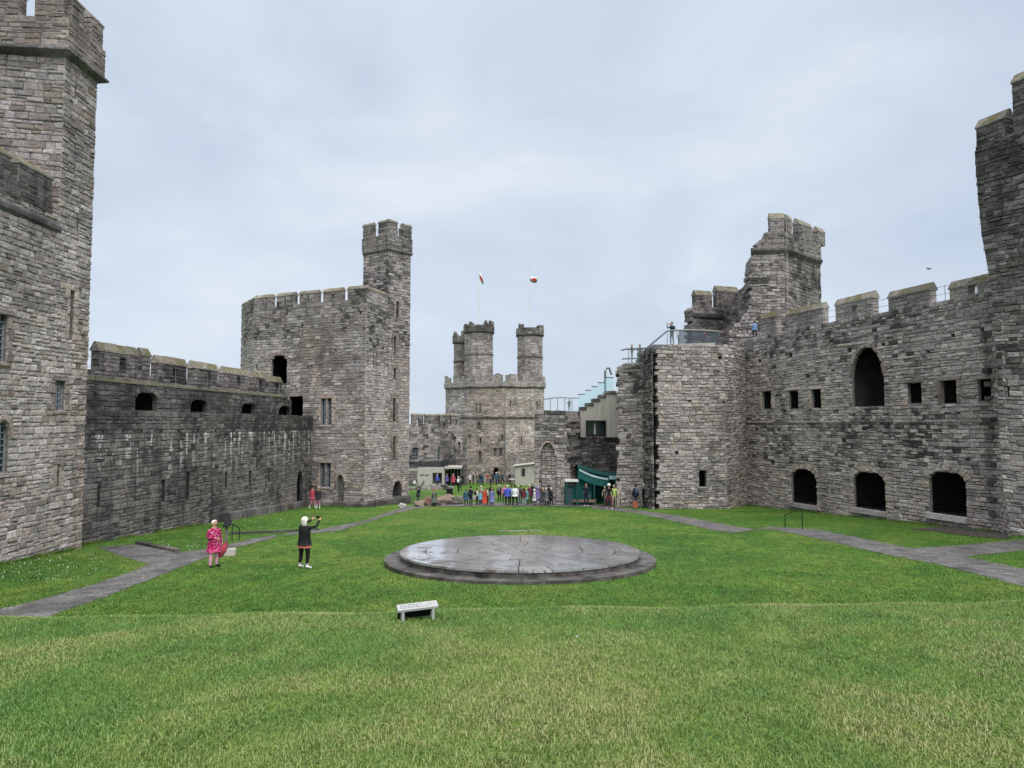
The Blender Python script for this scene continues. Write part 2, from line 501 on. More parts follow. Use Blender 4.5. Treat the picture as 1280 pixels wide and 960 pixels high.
def trapezoids(loops):
    """even-odd area of a set of loops cut into flat-based pieces [(u, z) x 4]"""
    lv = sorted({round(p[1], 5) for lp in loops for p in lp})
    out = []
    for z0, z1 in zip(lv[:-1], lv[1:]):
        if z1 - z0 < 2e-5: continue
        zm = (z0 + z1) / 2
        ed = []
        for lp in loops:
            m = len(lp)
            for i in range(m):
                (ua, za), (ub, zb) = lp[i], lp[(i + 1) % m]
                if (za > zm) != (zb > zm):
                    g = (ub - ua) / (zb - za)
                    ed.append((ua + (zm - za) * g, ua + (z0 - za) * g, ua + (z1 - za) * g))
        ed.sort()
        for k in range(0, len(ed) - 1, 2):
            a, b = ed[k], ed[k + 1]
            out.append([(a[1], z0), (b[1], z0), (b[2], z1), (a[2], z1)])
    return out
def solid_wall(th, face, outer, holes=(), thick=1.2, mat='mortar', name='wall', ends=True, parent=None):
    """the core of a wall: front with openings, reveals and closed backs; holes = (polygon, depth or None = right through[, chamber])"""
    loops = [outer] + [h[0] for h in holes]
    V, Fc = [], []
    front = trapezoids(loops)
    def quads(qs, h, flip):
        for q in qs:
            k = len(V); V.extend(face.pt(u, z, h) for u, z in q)
            Fc.append((k + 3, k + 2, k + 1, k) if flip else (k, k + 1, k + 2, k + 3))
    def skirt(lp, h0, h1):
        m = len(lp); k = len(V)
        V.extend(face.pt(u, z, h0) for u, z in lp); V.extend(face.pt(u, z, h1) for u, z in lp)
        Fc.extend((k + i, k + (i + 1) % m, k + m + (i + 1) % m, k + m + i) for i in range(m))
    quads(front, 0, False)
    through = any(h[1] is None for h in holes)
    if ends:
        skirt(outer, 0, -thick)
        quads(front if through else trapezoids([outer]), -thick, True)
    for hole in holes:
        poly, dep = hole[0], hole[1]
        skirt(poly, 0, -(thick if dep is None else dep))
        if len(hole) > 2: room(th, face, poly, dep, *hole[2])
        elif dep is not None: quads(trapezoids([poly]), -dep, False)
    o = th.part(name, V, Fc, mat, parent)
    if th.wall_part is None: th.wall_part = o
    return o

def room(th, face, poly, d0, side, deep, mat='mortar_dark'):  # dark mortar here puts the interior's shade into the colour
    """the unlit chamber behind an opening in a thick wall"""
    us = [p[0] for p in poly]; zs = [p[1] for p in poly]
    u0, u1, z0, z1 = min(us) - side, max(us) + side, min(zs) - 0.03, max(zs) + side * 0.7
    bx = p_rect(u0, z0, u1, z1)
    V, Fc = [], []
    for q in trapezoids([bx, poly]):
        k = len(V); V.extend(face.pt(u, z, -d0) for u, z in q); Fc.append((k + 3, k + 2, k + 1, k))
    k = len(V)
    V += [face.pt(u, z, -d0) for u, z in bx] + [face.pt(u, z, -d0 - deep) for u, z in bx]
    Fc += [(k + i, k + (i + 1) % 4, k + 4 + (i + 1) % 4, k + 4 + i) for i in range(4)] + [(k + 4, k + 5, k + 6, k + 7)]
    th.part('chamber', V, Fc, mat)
def spans(loops, z):
    xs = []
    for lp in loops:
        m = len(lp)
        for i in range(m):
            (u0, z0), (u1, z1) = lp[i], lp[(i + 1) % m]
            if (z0 > z) != (z1 > z):
                xs.append(u0 + (z - z0) / (z1 - z0) * (u1 - u0))
    xs.sort()
    return [(xs[i], xs[i + 1]) for i in range(0, len(xs) - 1, 2)]
def stone_solid(face, q, rng, lift, inset, h, two=True):
    """one hewn stone: q = 4 corners (u, z) anticlockwise; base ring, shoulder ring, face ring"""
    cu, cz = sum(p[0] for p in q) / 4, sum(p[1] for p in q) / 4
    w = min(q[1][0] - q[0][0], q[2][0] - q[3][0]); hh = min(q[3][1] - q[0][1], q[2][1] - q[1][1])
    inset = min(inset, w * 0.22, hh * 0.22)
    def ring(k, hv):
        out = []
        for (u, z) in q:
            du = -inset * k if u > cu else inset * k
            dz = -inset * k if z > cz else inset * k
            out.append(face.pt(u + du, z + dz, hv + rng.uniform(-0.2, 0.2) * h * (k > 0)))
        return out
    V = ring(0, -0.02 + lift)
    if two:
        V += ring(0.3, lift + h * 0.62) + ring(1.25, lift + h)
        Fc = [(8, 9, 10, 11)]
        for b in (0, 4):
            Fc += [(b + i, b + (i + 1) % 4, b + 4 + (i + 1) % 4, b + 4 + i) for i in range(4)]
    else:
        V += ring(0.8, lift + h)
        Fc = [(4, 5, 6, 7)] + [(i, (i + 1) % 4, 4 + (i + 1) % 4, 4 + i) for i in range(4)]
    return V, Fc
def masonry(th, face, outer, holes=(), ch=(0.18, 0.35), ln=(0.26, 0.7), mat='stone_grey', seed=1, gap=0.008,
            proud=(0.012, 0.062), wav=0.02, two=True, lift=0.0, alt=None, ext=0.0, zoff=0.0):
    """coursed rubble laid over a wall face, broken at openings; alt = (material, chance) or a function (u, z, rnd) -> material"""
    rng = random.Random(seed)
    loops = [outer] + [h[0] if isinstance(h, tuple) else h for h in holes]
    zmin, zmax = min(p[1] for p in outer), max(p[1] for p in outer)
    z = zmin
    wave = [(rng.uniform(0.3, 0.9), rng.uniform(0, 6.28)) for _ in range(3)]
    wz = lambda u: wav * sum(math.sin(u * f + p) for f, p in wave)
    while z < zmax - 0.03:
        h = rng.uniform(*ch)
        if zmax - (z + h) < ch[0] * 0.6: h = zmax - z
        z1 = z + h
        for (a, b) in spans(loops, (z + z1) / 2):
            a -= ext; b += ext
            if b - a < 0.05: continue
            u = a
            while u < b - 0.02:
                l = rng.uniform(*ln) * (0.75 + 0.5 * h / ch[1])
                if b - (u + l) < ln[0] * 0.55: l = b - u
                u1 = u + l
                parts = [(u, z, u1, z1)]
                r = rng.random()
                if r < 0.13 and h > 0.2:
                    zm = z + h * rng.uniform(0.4, 0.6); parts = [(u, z, u1, zm), (u, zm, u1, z1)]
                elif r < 0.2 and l > 0.5 and h > 0.2:
                    um = u + l * rng.uniform(0.35, 0.65); zm = z + h * rng.uniform(0.4, 0.6)
                    parts = [(u, z, um, z1), (um, z, u1, zm), (um, zm, u1, z1)]
                for (p0, q0, p1, q1) in parts:
                    jj = 0.027 if (p1 - p0) > 0.2 else 0.006
                    j = lambda: rng.uniform(-jj, jj)
                    g = gap * rng.uniform(0.5, 1.6)
                    q = [(p0 + g + j() * .6, q0 + g + wz(p0) + j()), (p1 - g + j() * .6, q0 + g + wz(p1) + j()),
                         (p1 - g + j() * .6, q1 - g + wz(p1) + j()), (p0 + g + j() * .6, q1 - g + wz(p0) + j())]
                    hp = rng.uniform(*proud)
                    if rng.random() < 0.012: continue
                    V, Fc = stone_solid(face, q, rng, lift, 0.035, hp, two)
                    mm = mat
                    if alt:
                        if callable(alt): mm = alt((p0 + p1) / 2, (q0 + q1) / 2, rng.random()) or mat
                        elif rng.random() < alt[1]: mm = alt[0]
                    th.stones.append((V, Fc, mm))
                u = u1
        z = z1
def voussoirs(th, face, poly, width, seed, mat='stone_buff', h=0.1, n=None, name='voussoir'):
    """wedge stones round the head of an arched opening (points 2.. of the polygon run over the arch)"""
    rng = random.Random(seed)
    arc = poly[2:]
    um = (poly[0][0] + poly[1][0]) / 2; zc = min(p[1] for p in arc)
    pts = arc
    for i in range(len(pts) - 1):
        (a, b), (c, d) = pts[i], pts[i + 1]
        def outp(u, z):
            v = Vector((u - um, max(0.12, z - zc + 0.35 * (poly[1][0] - poly[0][0])), 0)).normalized()
            w = width * rng.uniform(0.7, 1.2)
            return (u + v.x * w, z + v.y * w)
        e, f = outp(a, b), outp(c, d)
        gq = 0.07
        q = [(a + (c - a) * gq, b + (d - b) * gq), (c - (c - a) * gq, d - (d - b) * gq), (f[0] - (f[0] - e[0]) * gq, f[1]), (e[0] + (f[0] - e[0]) * gq, e[1])]
        cu = sum(p[0] for p in q) / 4; cz = sum(p[1] for p in q) / 4
        V = [face.pt(u, z, -0.03) for u, z in q] + [face.pt(cu + (u - cu) * 0.9, cz + (z - cz) * 0.9, h * rng.uniform(0.8, 1.2)) for u, z in q]
        Fc = [(4, 7, 6, 5)] + [(i2, 4 + i2, 4 + (i2 + 1) % 4, (i2 + 1) % 4) for i2 in range(4)]
        th.part(name, V, Fc, mat)
def dressed(th, face, r, wdt=0.16, h=0.09, mat='stone_brown', jamb=True, seed=0, sill=True):
    """jamb stones, lintel and sill round a square opening (u0, z0, u1, z1)"""
    rng = random.Random(seed)
    u0, z0, u1, z1 = r
    def blk(a, b, c, d, nm):
        V, Fc = stone_solid(face, [(a, b), (c, b), (c, d), (a, d)], rng, 0, 0.02, h * rng.uniform(0.85, 1.15), True)
        th.part(nm, V, Fc, mat)
    blk(u0 - wdt * 1.2, z1, u1 + wdt * 1.2, z1 + wdt * 1.15, 'lintel')
    if sill: blk(u0 - wdt, z0 - wdt * 0.8, u1 + wdt, z0, 'sill')
    if jamb:
        z = z0
        while z < z1 - 0.02:
            zn = min(z1, z + rng.uniform(0.28, 0.48))
            if z1 - zn < 0.12: zn = z1
            blk(u0 - wdt * rng.uniform(0.8, 1.7), z + 0.008, u0, zn - 0.008, 'jamb_stone')
            blk(u1, z + 0.008, u1 + wdt * rng.uniform(0.8, 1.7), zn - 0.008, 'jamb_stone')
            z = zn
def leaded(th, face, poly, depth, nu, nz, label=None, bar=0.022):
    """a glazed window with a leaded grid set back in its opening: window > pane, bar"""
    us = [p[0] for p in poly]; zs = [p[1] for p in poly]
    u0, u1, z0, z1 = min(us), max(us), min(zs), max(zs)
    m = Mesh(); f = face
    n = len(poly)
    V = [f.pt(u, z, -depth) for u, z in poly]
    ct = tessellate_polygon([[Vector((u, z, 0)) for u, z in poly]])
    win = th.part('window', V, [tuple(t) for t in ct], 'pane_dark')
    if label: win['label'] = label
    def hbox(a, b, c, d, nm, mat):
        mm = Mesh().hexa([f.pt(a, b, -depth + .005), f.pt(c, b, -depth + .005), f.pt(c, b, -depth + .05), f.pt(a, b, -depth + .05),
                          f.pt(a, d, -depth + .005), f.pt(c, d, -depth + .005), f.pt(c, d, -depth + .05), f.pt(a, d, -depth + .05)])
        th.part(nm, mm.v, mm.f, mat, win)
    for i in range(1, nu):
        u = u0 + (u1 - u0) * i / nu
        top = max([s[1] for s in [(0, z0)]] + [z for z in np.linspace(z0, z1, 40) if any(a <= u <= b for a, b in spans([poly], z * 0.999 + z0 * 0.001))])
        hbox(u - bar / 2, z0, u + bar / 2, top, 'glazing_bar', 'lead_bar')
    for i in range(1, nz):
        z = z0 + (z1 - z0) * i / nz
        sp = spans([poly], z)
        if sp: hbox(sp[0][0], z - bar / 2, sp[0][1], z + bar / 2, 'glazing_bar', 'lead_bar')
    hbox(u0, z0, u0 + bar * 1.6, z0 + (z1 - z0) * 0.8, 'frame', 'lead_bar')
    hbox(u1 - bar * 1.6, z0, u1, z0 + (z1 - z0) * 0.8, 'frame', 'lead_bar')
    return win

def sweep(path, prof, closed=False):
    """profile [(outward, z)...] swept along a plan polyline with mitred corners"""
    P = [Vector((p[0], p[1], 0)) for p in path]
    n = len(P); ns = []
    seg = []
    for i in range(n if closed else n - 1):
        u = (P[(i + 1) % n] - P[i]).normalized(); seg.append(Vector((u.y, -u.x, 0)))
    for i in range(n):
        if closed: a, b = seg[i - 1], seg[i]
        else: a, b = seg[max(i - 1, 0)], seg[min(i, n - 2)]
        ns.append((a + b) / max(0.3, 1 + a.dot(b)))
    V = []
    m = len(prof)
    for i in range(n):
        for d, z in prof:
            p = P[i] + ns[i] * d
            V.append((p.x, p.y, z))
    Fc = []
    for i in range(n if closed else n - 1):
        j = (i + 1) % n
        for k in range(m):
            k2 = (k + 1) % m
            Fc.append((i * m + k, j * m + k, j * m + k2, i * m + k2))
    if not closed:
        Fc.append(tuple(range(m))); Fc.append(tuple(range((n - 1) * m, n * m))[::-1])
    return V, Fc

def merlon(th, face, u0, u1, z0, z1, thick=0.5, cop=0.34, mat='stone_grey', cmat='coping', core='mortar', seed=0, slot=None,
           stones=True, ch=(0.18, 0.3), ragged=False, over=0.05, ln=(0.25, 0.6), two=False):
    """one merlon: a block of masonry under a saddleback coping; slot = (u0, z0, u1, z1) arrow loop right through"""
    rng = random.Random(seed * 13 + 5)
    if ragged:
        k = rng.randint(3, 4); tops = [z1 - rng.uniform(0, 0.55) for _ in range(k)]
        outer = [(u0, z0), (u1, z0)]
        for i in range(k):
            a, b = u1 - (u1 - u0) * i / k, u1 - (u1 - u0) * (i + 1) / k
            outer += [(a - (0.0 if i == 0 else 1e-3), tops[i]), (b, tops[i])]
    else:
        outer = p_rect(u0, z0, u1, z1 - cop)
    holes = [(p_rect(*slot), None)] if slot else []
    o = solid_wall(th, face, outer, holes, thick, core, 'merlon')
    save = th.stones; th.stones = []
    if stones:
        masonry(th, face, outer, holes, ch, ln, mat, seed + 31, two=two, proud=(0.01, 0.05), wav=0.004)
        # the two cheeks as well
        A0, A1 = face.pt(u0, 0, -thick), face.pt(u0, 0, 0)
        masonry(th, Face(A0, A1), p_rect(0.01, z0, thick - 0.01, outer[-1][1]), (), ch, ln, mat, seed + 37, two=False, proud=(0.01, 0.04), wav=0)
        B0, B1 = face.pt(u1, 0, 0), face.pt(u1, 0, -thick)
        masonry(th, Face(B0, B1), p_rect(0.01, z0, thick - 0.01, outer[2][1]), (), ch, ln, mat, seed + 41, two=False, proud=(0.01, 0.04), wav=0)
        V, Fc = [], []
        for s in th.stones:
            k = len(V); V.extend(s[0]); Fc.extend([tuple(i + k for i in f) for f in s[1]])
        if V:
            so = th.part('stonework', V, Fc, mat, o); so['kind'] = 'stuff'
    th.stones = save
    if not ragged:
        f, t = over, thick
        n = max(1, round((u1 - u0) / 0.9))
        us = [u0 - f + (u1 - u0 + 2 * f) * i / n for i in range(n + 1)]
        for i in range(n):
            a, b = us[i] + (0.006 if i else 0), us[i + 1] - (0.006 if i < n - 1 else 0)
            zb, zt = z1 - cop + 0.003, z1 + rng.uniform(-0.02, 0.02)
            P = [(f, zb), (f, zb + 0.09), (-t * 0.42, zt), (-t * 0.62, zt), (-t - f, zb + 0.09), (-t - f, zb)]
            V = [face.pt(a, z, h) for h, z in P] + [face.pt(b, z, h) for h, z in P]
            m = len(P)
            Fc = [tuple(range(m))[::-1], tuple(range(m, 2 * m))] + [(k, (k + 1) % m, m + (k + 1) % m, m + k) for k in range(m)]
            th.part('coping', V, Fc, cmat, o)
    return o
def parapet(th, pts, out, zs, zc, zm, w, g, mat='stone_grey', seed=0, cop=0.34, thick=0.5, slots=0, ragged=False, core='mortar', string=True,
            lo=0.12, cmat='coping', first=None, skip=(), two=False, smat=None):
    """string course, parapet wall and merlons along a plan polyline"""
    rng = random.Random(seed)
    if string:
        V, Fc = sweep(pts, [(-0.12, zs - 0.16), (0.02, zs - 0.16), (out + lo, zs + 0.03), (out + lo, zs + 0.12), (out + 0.01, zs + 0.24), (-0.12, zs + 0.24)])
        th.part('string_course', V, Fc, smat or mat)
    V, Fc = sweep(pts, [(out - thick, zs + 0.2), (out, zs + 0.2), (out, zc), (out - thick, zc)])
    o = th.part('parapet', V, Fc, core)
    for i in range(len(pts) - 1):
        f = Face(pts[i], pts[i + 1], out)
        masonry(th, f, p_rect(0, zs + 0.22, f.L, zc), (), (0.18, 0.3), (0.3, 0.7), mat, seed + i, two=two, proud=(0.01, 0.05), wav=0.004, ext=out * 0.95 + 0.02)
        if i in skip: continue
        n = max(1, round((f.L + g) / (w + g)))
        ww = (f.L - g * (n - 1)) / n if n > 1 else min(f.L, w)
        for k in range(n):
            a = k * (ww + g) if n > 1 else (f.L - ww) / 2
            b = a + ww
            sl = None
            if slots and ww > 0.9 and rng.random() < slots:
                sl = ((a + b) / 2 - 0.07, zc + 0.05, (a + b) / 2 + 0.07, zm - cop - 0.15)
            dz = rng.uniform(-0.35, 0.15) if ragged else 0
            merlon(th, f, a, b, zc, zm + dz, thick, cop, mat, cmat, core, seed + i * 10 + k, sl, ragged=ragged, two=two)
def slab_top(th, pts, z, mat='mortar', name='roof'):
    V = [(p[0], p[1], z) for p in pts]
    t = tessellate_polygon([[Vector((p[0], p[1], 0)) for p in pts]])
    Fc = []
    for a, b, c in t:
        s = (V[b][0] - V[a][0]) * (V[c][1] - V[a][1]) - (V[b][1] - V[a][1]) * (V[c][0] - V[a][0])
        Fc.append((a, b, c) if s > 0 else (a, c, b))
    return th.part(name, V, Fc, mat)

# ------------------------------------------------------------------ ground
def build_lawn():
    xs = np.unique(np.concatenate([np.linspace(-400, -40, 19), np.linspace(-40, -14, 27), np.linspace(-14, 14, 113), np.linspace(14, 40, 27), np.linspace(40, 400, 19)]))
    ys = np.unique(np.concatenate([np.linspace(-60, 0, 13), np.linspace(0, 20, 101), np.linspace(20, 130, 56), np.linspace(130, 700, 20)]))
    V = [(x, y, gz(x, y)) for y in ys for x in xs]
    nx = len(xs)
    Fc = [(j * nx + i, j * nx + i + 1, (j + 1) * nx + i + 1, (j + 1) * nx + i) for j in range(len(ys) - 1) for i in range(nx - 1)]
    o = link_mesh('lawn', V, Fc, 'lawn_turf', True)
    o['kind'] = 'structure'; o['label'] = 'green mown castle lawn sloping away, with the grassy mound in front'; o['category'] = 'lawn'
build_lawn()
PATHS = []
def edge_noise(pts, rng, step=0.16, amp=0.05):
    out = []
    n = len(pts)
    for i in range(n):
        a, b = Vector(pts[i]), Vector(pts[(i + 1) % n])
        k = max(1, int((b - a).length / step)); amp_ = amp * (1 + 0.5 * (i % 3))
        nrm = Vector((-(b - a).y, (b - a).x)).normalized()
        for j in range(k):
            p = a.lerp(b, j / k) + nrm * rng.uniform(-amp, amp) * (j > 0)
            out.append((p.x, p.y))
    return out
def ground_sheet(name, pix, label, mat='gravel_path', lift=0.012, amp=0.06, cat='path', seed=0):
    w = [gp(*p) for p in pix]
    poly = edge_noise([(v.x, v.y) for v in w], random.Random(seed), amp=amp)
    PATHS.append(np.array(poly))
    V = [(x, y, ZG0 + SLOPE * y + lift) for x, y in poly]
    t = tessellate_polygon([[Vector((x, y, 0)) for x, y in poly]])
    Fc = []
    for a, b, c in t:
        s = (V[b][0] - V[a][0]) * (V[c][1] - V[a][1]) - (V[b][1] - V[a][1]) * (V[c][0] - V[a][0])
        Fc.append((a, b, c) if s > 0 else (a, c, b))
    o = link_mesh(name, V, Fc, mat)
    o['kind'] = 'structure'; o['label'] = label; o['category'] = cat
    return o
ground_sheet('path', [(-60, 800), (-60, 778), (0, 762), (60, 747), (112, 732), (150, 720), (186, 706), (168, 700), (148, 694), (122, 684), (172, 680.5), (222, 691), (255, 686.5), (320, 673), (345, 668.5), (347, 671), (326, 677),
                      (285, 687), (250, 700), (212, 715), (140, 743), (72, 767), (10, 795)], 'grey gravel path in front of the left tower', seed=1)
ground_sheet('path', [(349, 669.5), (372, 664.5), (396, 662.5), (420, 658), (455, 651), (490, 638.5), (508, 633.5), (545, 633.0), (530, 634.8), (512, 637.5), (486, 644), (450, 656), (425, 663.5), (390, 667)],
             'narrow grey path leading past the turreted tower door', seed=2)
ground_sheet('path', [(946, 661.5), (962, 658.5), (1022, 662), (1080, 673.5), (1139, 685.5), (1200, 682), (1264, 676), (1330, 668), (1330, 690), (1280, 688), (1208, 696), (1240, 703), (1280, 711.5), (1330, 722),
                      (1330, 748), (1280, 733.5), (1230, 720), (1171, 705.5), (1092, 690), (1020, 673), (967, 662)], 'forked grey gravel path on the right of the lawn', seed=3)
ground_sheet('path', [(770, 634), (803, 638.5), (850, 645), (925, 659), (948, 662.5), (915, 666), (890, 662.5), (845, 652), (795, 641.5), (740, 635.5), (740, 633)], 'short grey path running from the ruined gatehouse onto the lawn', seed=4)
ground_sheet('bare_earth', [(1140, 662), (1175, 658.5), (1235, 660), (1262, 667), (1262, 674), (1220, 671), (1180, 666)], 'patch of bare stony earth at the foot of the right wall', mat='soil', lift=0.02, amp=0.12, cat='earth', seed=5)
ground_sheet('pavement', [(515, 631.5), (520, 627), (545, 627.5), (560, 630), (586, 629.5), (640, 629), (700, 629), (760, 631), (770, 633), (742, 634), (690, 633), (620, 632.8), (560, 633.4)],
             'pale paved strip where the visitors stand', lift=0.03, amp=0.05, cat='pavement', seed=6)

# kerbs
def kerb(p, label, h=0.13, w=0.22, mat='stone_dark'):
    pts = [gp(*q) for q in p]
    k = Mesh()
    for a, b in zip(pts[:-1], pts[1:]):
        d = (b - a); L = d.length; n = max(1, int(L / 1.1)); u = d.normalized(); nn = Vector((u.y, -u.x, 0)).normalized() * w / 2
        for i in range(n):
            s, e = a + u * (L * i / n + 0.01), a + u * (L * (i + 1) / n - 0.01)
            hh = h * random.Random(i).uniform(0.85, 1.1)
            lo, hi = Vector((0, 0, -0.1)), Vector((0, 0, hh))
            k.hexa([tuple(x) for x in (s + nn + lo, e + nn + lo, e - nn + lo, s - nn + lo, s + nn + hi, e + nn + hi, e - nn + hi, s - nn + hi)])
    o = single('kerb', k.v, k.f, mat, label, 'kerb', kind='structure')
kerb([(172, 680), (222, 690.5)], 'dark stone kerb beside the wet slabs at the tower corner')
kerb([(286, 668), (340, 666), (398, 662.5)], 'long dark stone edging across the lawn behind the visitors', h=0.1)

# ------------------------------------------------------------------ left tower (tall, pale, with stair turret)
LX = -18.7
T = Thing('castle_tower', 'tall pale stone tower with battlemented stair turret filling the left edge', 'tower', (LX, 29.0, -0.2))
f = Face((LX, 12.0), (LX, 31.15))
du = 12.0
U = lambda d: d - du
zm_, zt_ = 14.0, 20.9
outer = [(0, -0.4), (19.15, -0.7), (19.15, zt_), (U(28.9), zt_), (U(28.9), zm_), (0, zm_)]
win1 = p_rect(*f.rect(-14, 392, 9, 452))
win2 = p_rect(*f.rect(67, 476, 81, 513))
win3 = p_arch(*f.rect(-10, 524, 11, 590), 'pointed')
sl1 = p_rect(*f.rect(86, 362, 92, 425))
sl2 = p_rect(*f.rect(91.5, 182, 94, 222)); sl3 = p_rect(*f.rect(95.5, 275, 98, 302)); sl4 = p_rect(*f.rect(70, 581, 74, 608))
sl5 = p_rect(*f.rect(93, 99, 96, 124))
holes = [(win1, 0.3), (win2, 0.3), (win3, 0.3), (sl1, 0.9), (sl2, 0.8), (sl3, 0.8), (sl4, 0.7), (sl5, 0.5)]
solid_wall(T, f, outer, holes, 1.5, 'mortar', ends=False)
def ltmat(u, z, r):
    if z > 16.5: return 'stone_grey' if r < 0.62 else 'stone_brown'
    if z > 9.5: return 'stone_grey' if r < 0.75 else ('stone_brown' if r < 0.87 else 'stone_pale')
    if u > U(30.4) : return 'stone_buff' if r < 0.6 else 'stone_brown'
    return 'stone_pale' if r < 0.82 else ('stone_buff' if r < 0.94 else 'stone_brown')
masonry(T, f, outer, holes, (0.15, 0.30), (0.20, 0.52), 'stone_pale', 11, alt=ltmat, ext=0.03, proud=(0.015, 0.07))
for i, (w_, s) in enumerate(((win1, 1), (win2, 1))):
    dressed(T, f, (min(p[0] for p in w_), w_[0][1], max(p[0] for p in w_), w_[2][1]), 0.2, 0.08, 'stone_brown', seed=i)
dressed(T, f, (sl1[0][0], sl1[0][1], sl1[1][0], sl1[2][1]), 0.2, 0.06, 'stone_buff', seed=4, sill=False)
dressed(T, f, (sl4[0][0], sl4[0][1], sl4[1][0], sl4[2][1]), 0.24, 0.06, 'stone_buff', seed=5)
voussoirs(T, f, win3, 0.2, 3, 'stone_buff')
leaded(T, f, win1, 0.18, 4, 7, bar=0.03); leaded(T, f, win2, 0.16, 4, 5, bar=0.03); leaded(T, f, win3, 0.18, 3, 8, bar=0.03)
# far end of the tower (facing the curtain wall) and turret front
fe = Face((LX, 31.15), (LX - 5.0, 31.8))
solid_wall(T, fe, p_rect(0, -0.7, fe.L, zt_), (), 1.0, ends=False)
ft = Face((LX - 4.6, 28.45), (LX, 28.9))
solid_wall(T, ft, p_rect(0, zm_ - 0.5, ft.L, zt_), (), 1.0, ends=False)
masonry(T, ft, p_rect(0, zm_ - 0.3, ft.L, zt_), (), (0.16, 0.33), (0.25, 0.7), 'stone_grey', 15, alt=('stone_brown', 0.3), ext=0.03)
tp = [(LX - 4.6, 28.45), (LX, 28.9), (LX, 31.15), (LX - 5.0, 31.8)]
slab_top(T, tp, 21.2)
parapet(T, tp, 0.22, 20.55, 22.0, 23.3, 1.25, 0.6, 'stone_brown', 21, thick=0.5, two=True, lo=0.16, smat='stone_dark')
slab_top(T, [(LX, 12), (LX, 28.9), (LX - 9, 28), (LX - 9, 12)], 13.7)
parapet(T, [(LX, 12.0), (LX, 28.3)], 0.06, 13.35, 14.25, 15.3, 1.9, 0.45, 'stone_dark', 25, string=False, two=True)
V, Fc = sweep([(LX, 12.0), (LX, 28.9)], [(-0.1, 12.9), (0.02, 12.9), (0.14, 13.05), (0.14, 13.2), (0.03, 13.35), (-0.1, 13.35)])
T.part('string_course', V, Fc, 'stone_dark')
f2 = Face((LX - 9.0, 32.6), (LX - 5.0, 32.6))
T.emit_stones(300, parent=T.wall_part)

# ------------------------------------------------------------------ left curtain wall
Q0, Q1 = (-19.35, 31.0), (-16.55, 59.4)
T = Thing('curtain_wall', 'dark streaked curtain wall with low arches linking the two left towers', 'wall', (-18, 45, -1.0))
f = Face(Q0, Q1)
zb = lambda u: ZG0 + SLOPE * f.pt(u, 0)[1] - 0.2
zled, ztop = 5.75, 7.25
outer = [(0, zb(0)), (f.L, zb(f.L)), (f.L, zled), (0, zled)]
slits = [f.rect(121, 607, 125, 638), f.rect(202, 599, 206, 627), f.rect(281, 590, 284, 612), f.rect(311, 588, 314, 608), f.rect(232, 590, 237, 625), f.rect(335, 585, 337, 602)]
door = p_arch(*f.rect(371, 588, 378.5, 628), 'pointed')
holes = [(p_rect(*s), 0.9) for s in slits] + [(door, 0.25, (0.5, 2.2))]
for k, px in enumerate((128, 152, 176, 200, 222, 246, 268, 292, 316, 338, 356)):
    r = f.rect(px, 537, px + 2.2, 541); holes.append((p_rect(*r), 0.35))
solid_wall(T, f, outer, holes, 3.0, 'mortar_dark')
masonry(T, f, outer, holes, (0.15, 0.30), (0.24, 0.6), 'stone_stained', 41, proud=(0.01, 0.05), wav=0.012, alt=lambda u, z, r: 'stone_dark' if (z > 4.6 and r < 0.8) or r < 0.2 else None)
fu = f.off(-0.35)
ar = [p_arch(*fu.rect(*r), 'flat') for r in ((169, 489, 196, 513), (238, 499.5, 258, 515), (302, 503, 318, 517), (348, 507, 362, 521))]
ue = fu.uv(364, 510)[0]
ou = [(0, zled - 0.05), (ue, zled - 0.05), (ue, ztop - 0.3), (ue - 0.7, ztop - 0.3), (ue - 0.7, ztop), (0, ztop)]
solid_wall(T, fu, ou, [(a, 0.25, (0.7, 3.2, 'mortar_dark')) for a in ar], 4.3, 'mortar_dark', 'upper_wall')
masonry(T, fu, ou, ar, (0.18, 0.32), (0.26, 0.6), 'stone_dark', 43, two=False, proud=(0.01, 0.05))
for i, a in enumerate(ar):
    voussoirs(T, fu, a, 0.26, 50 + i, 'stone_dark', 0.07)
# mossy wall head
rng = random.Random(7)
fm = Face(Q0, Q1)
u = 0
while u < ue - 0.8:
    l = rng.uniform(0.4, 1.0)
    h = ztop + rng.uniform(0.02, 0.14)
    a, b = u, min(f.L, u + l - 0.02)
    V = [fm.pt(a, ztop - 0.12, -0.28), fm.pt(b, ztop - 0.12, -0.28), fm.pt(b, ztop - 0.12, -0.75), fm.pt(a, ztop - 0.12, -0.75),
         fm.pt(a + .02, h, -0.34), fm.pt(b - .02, h, -0.34), fm.pt(b, h - 0.02, -0.75), fm.pt(a, h - 0.02, -0.75)]
    m = Mesh().hexa(V); T.part('capstone', m.v, m.f, 'mossy'); u += l
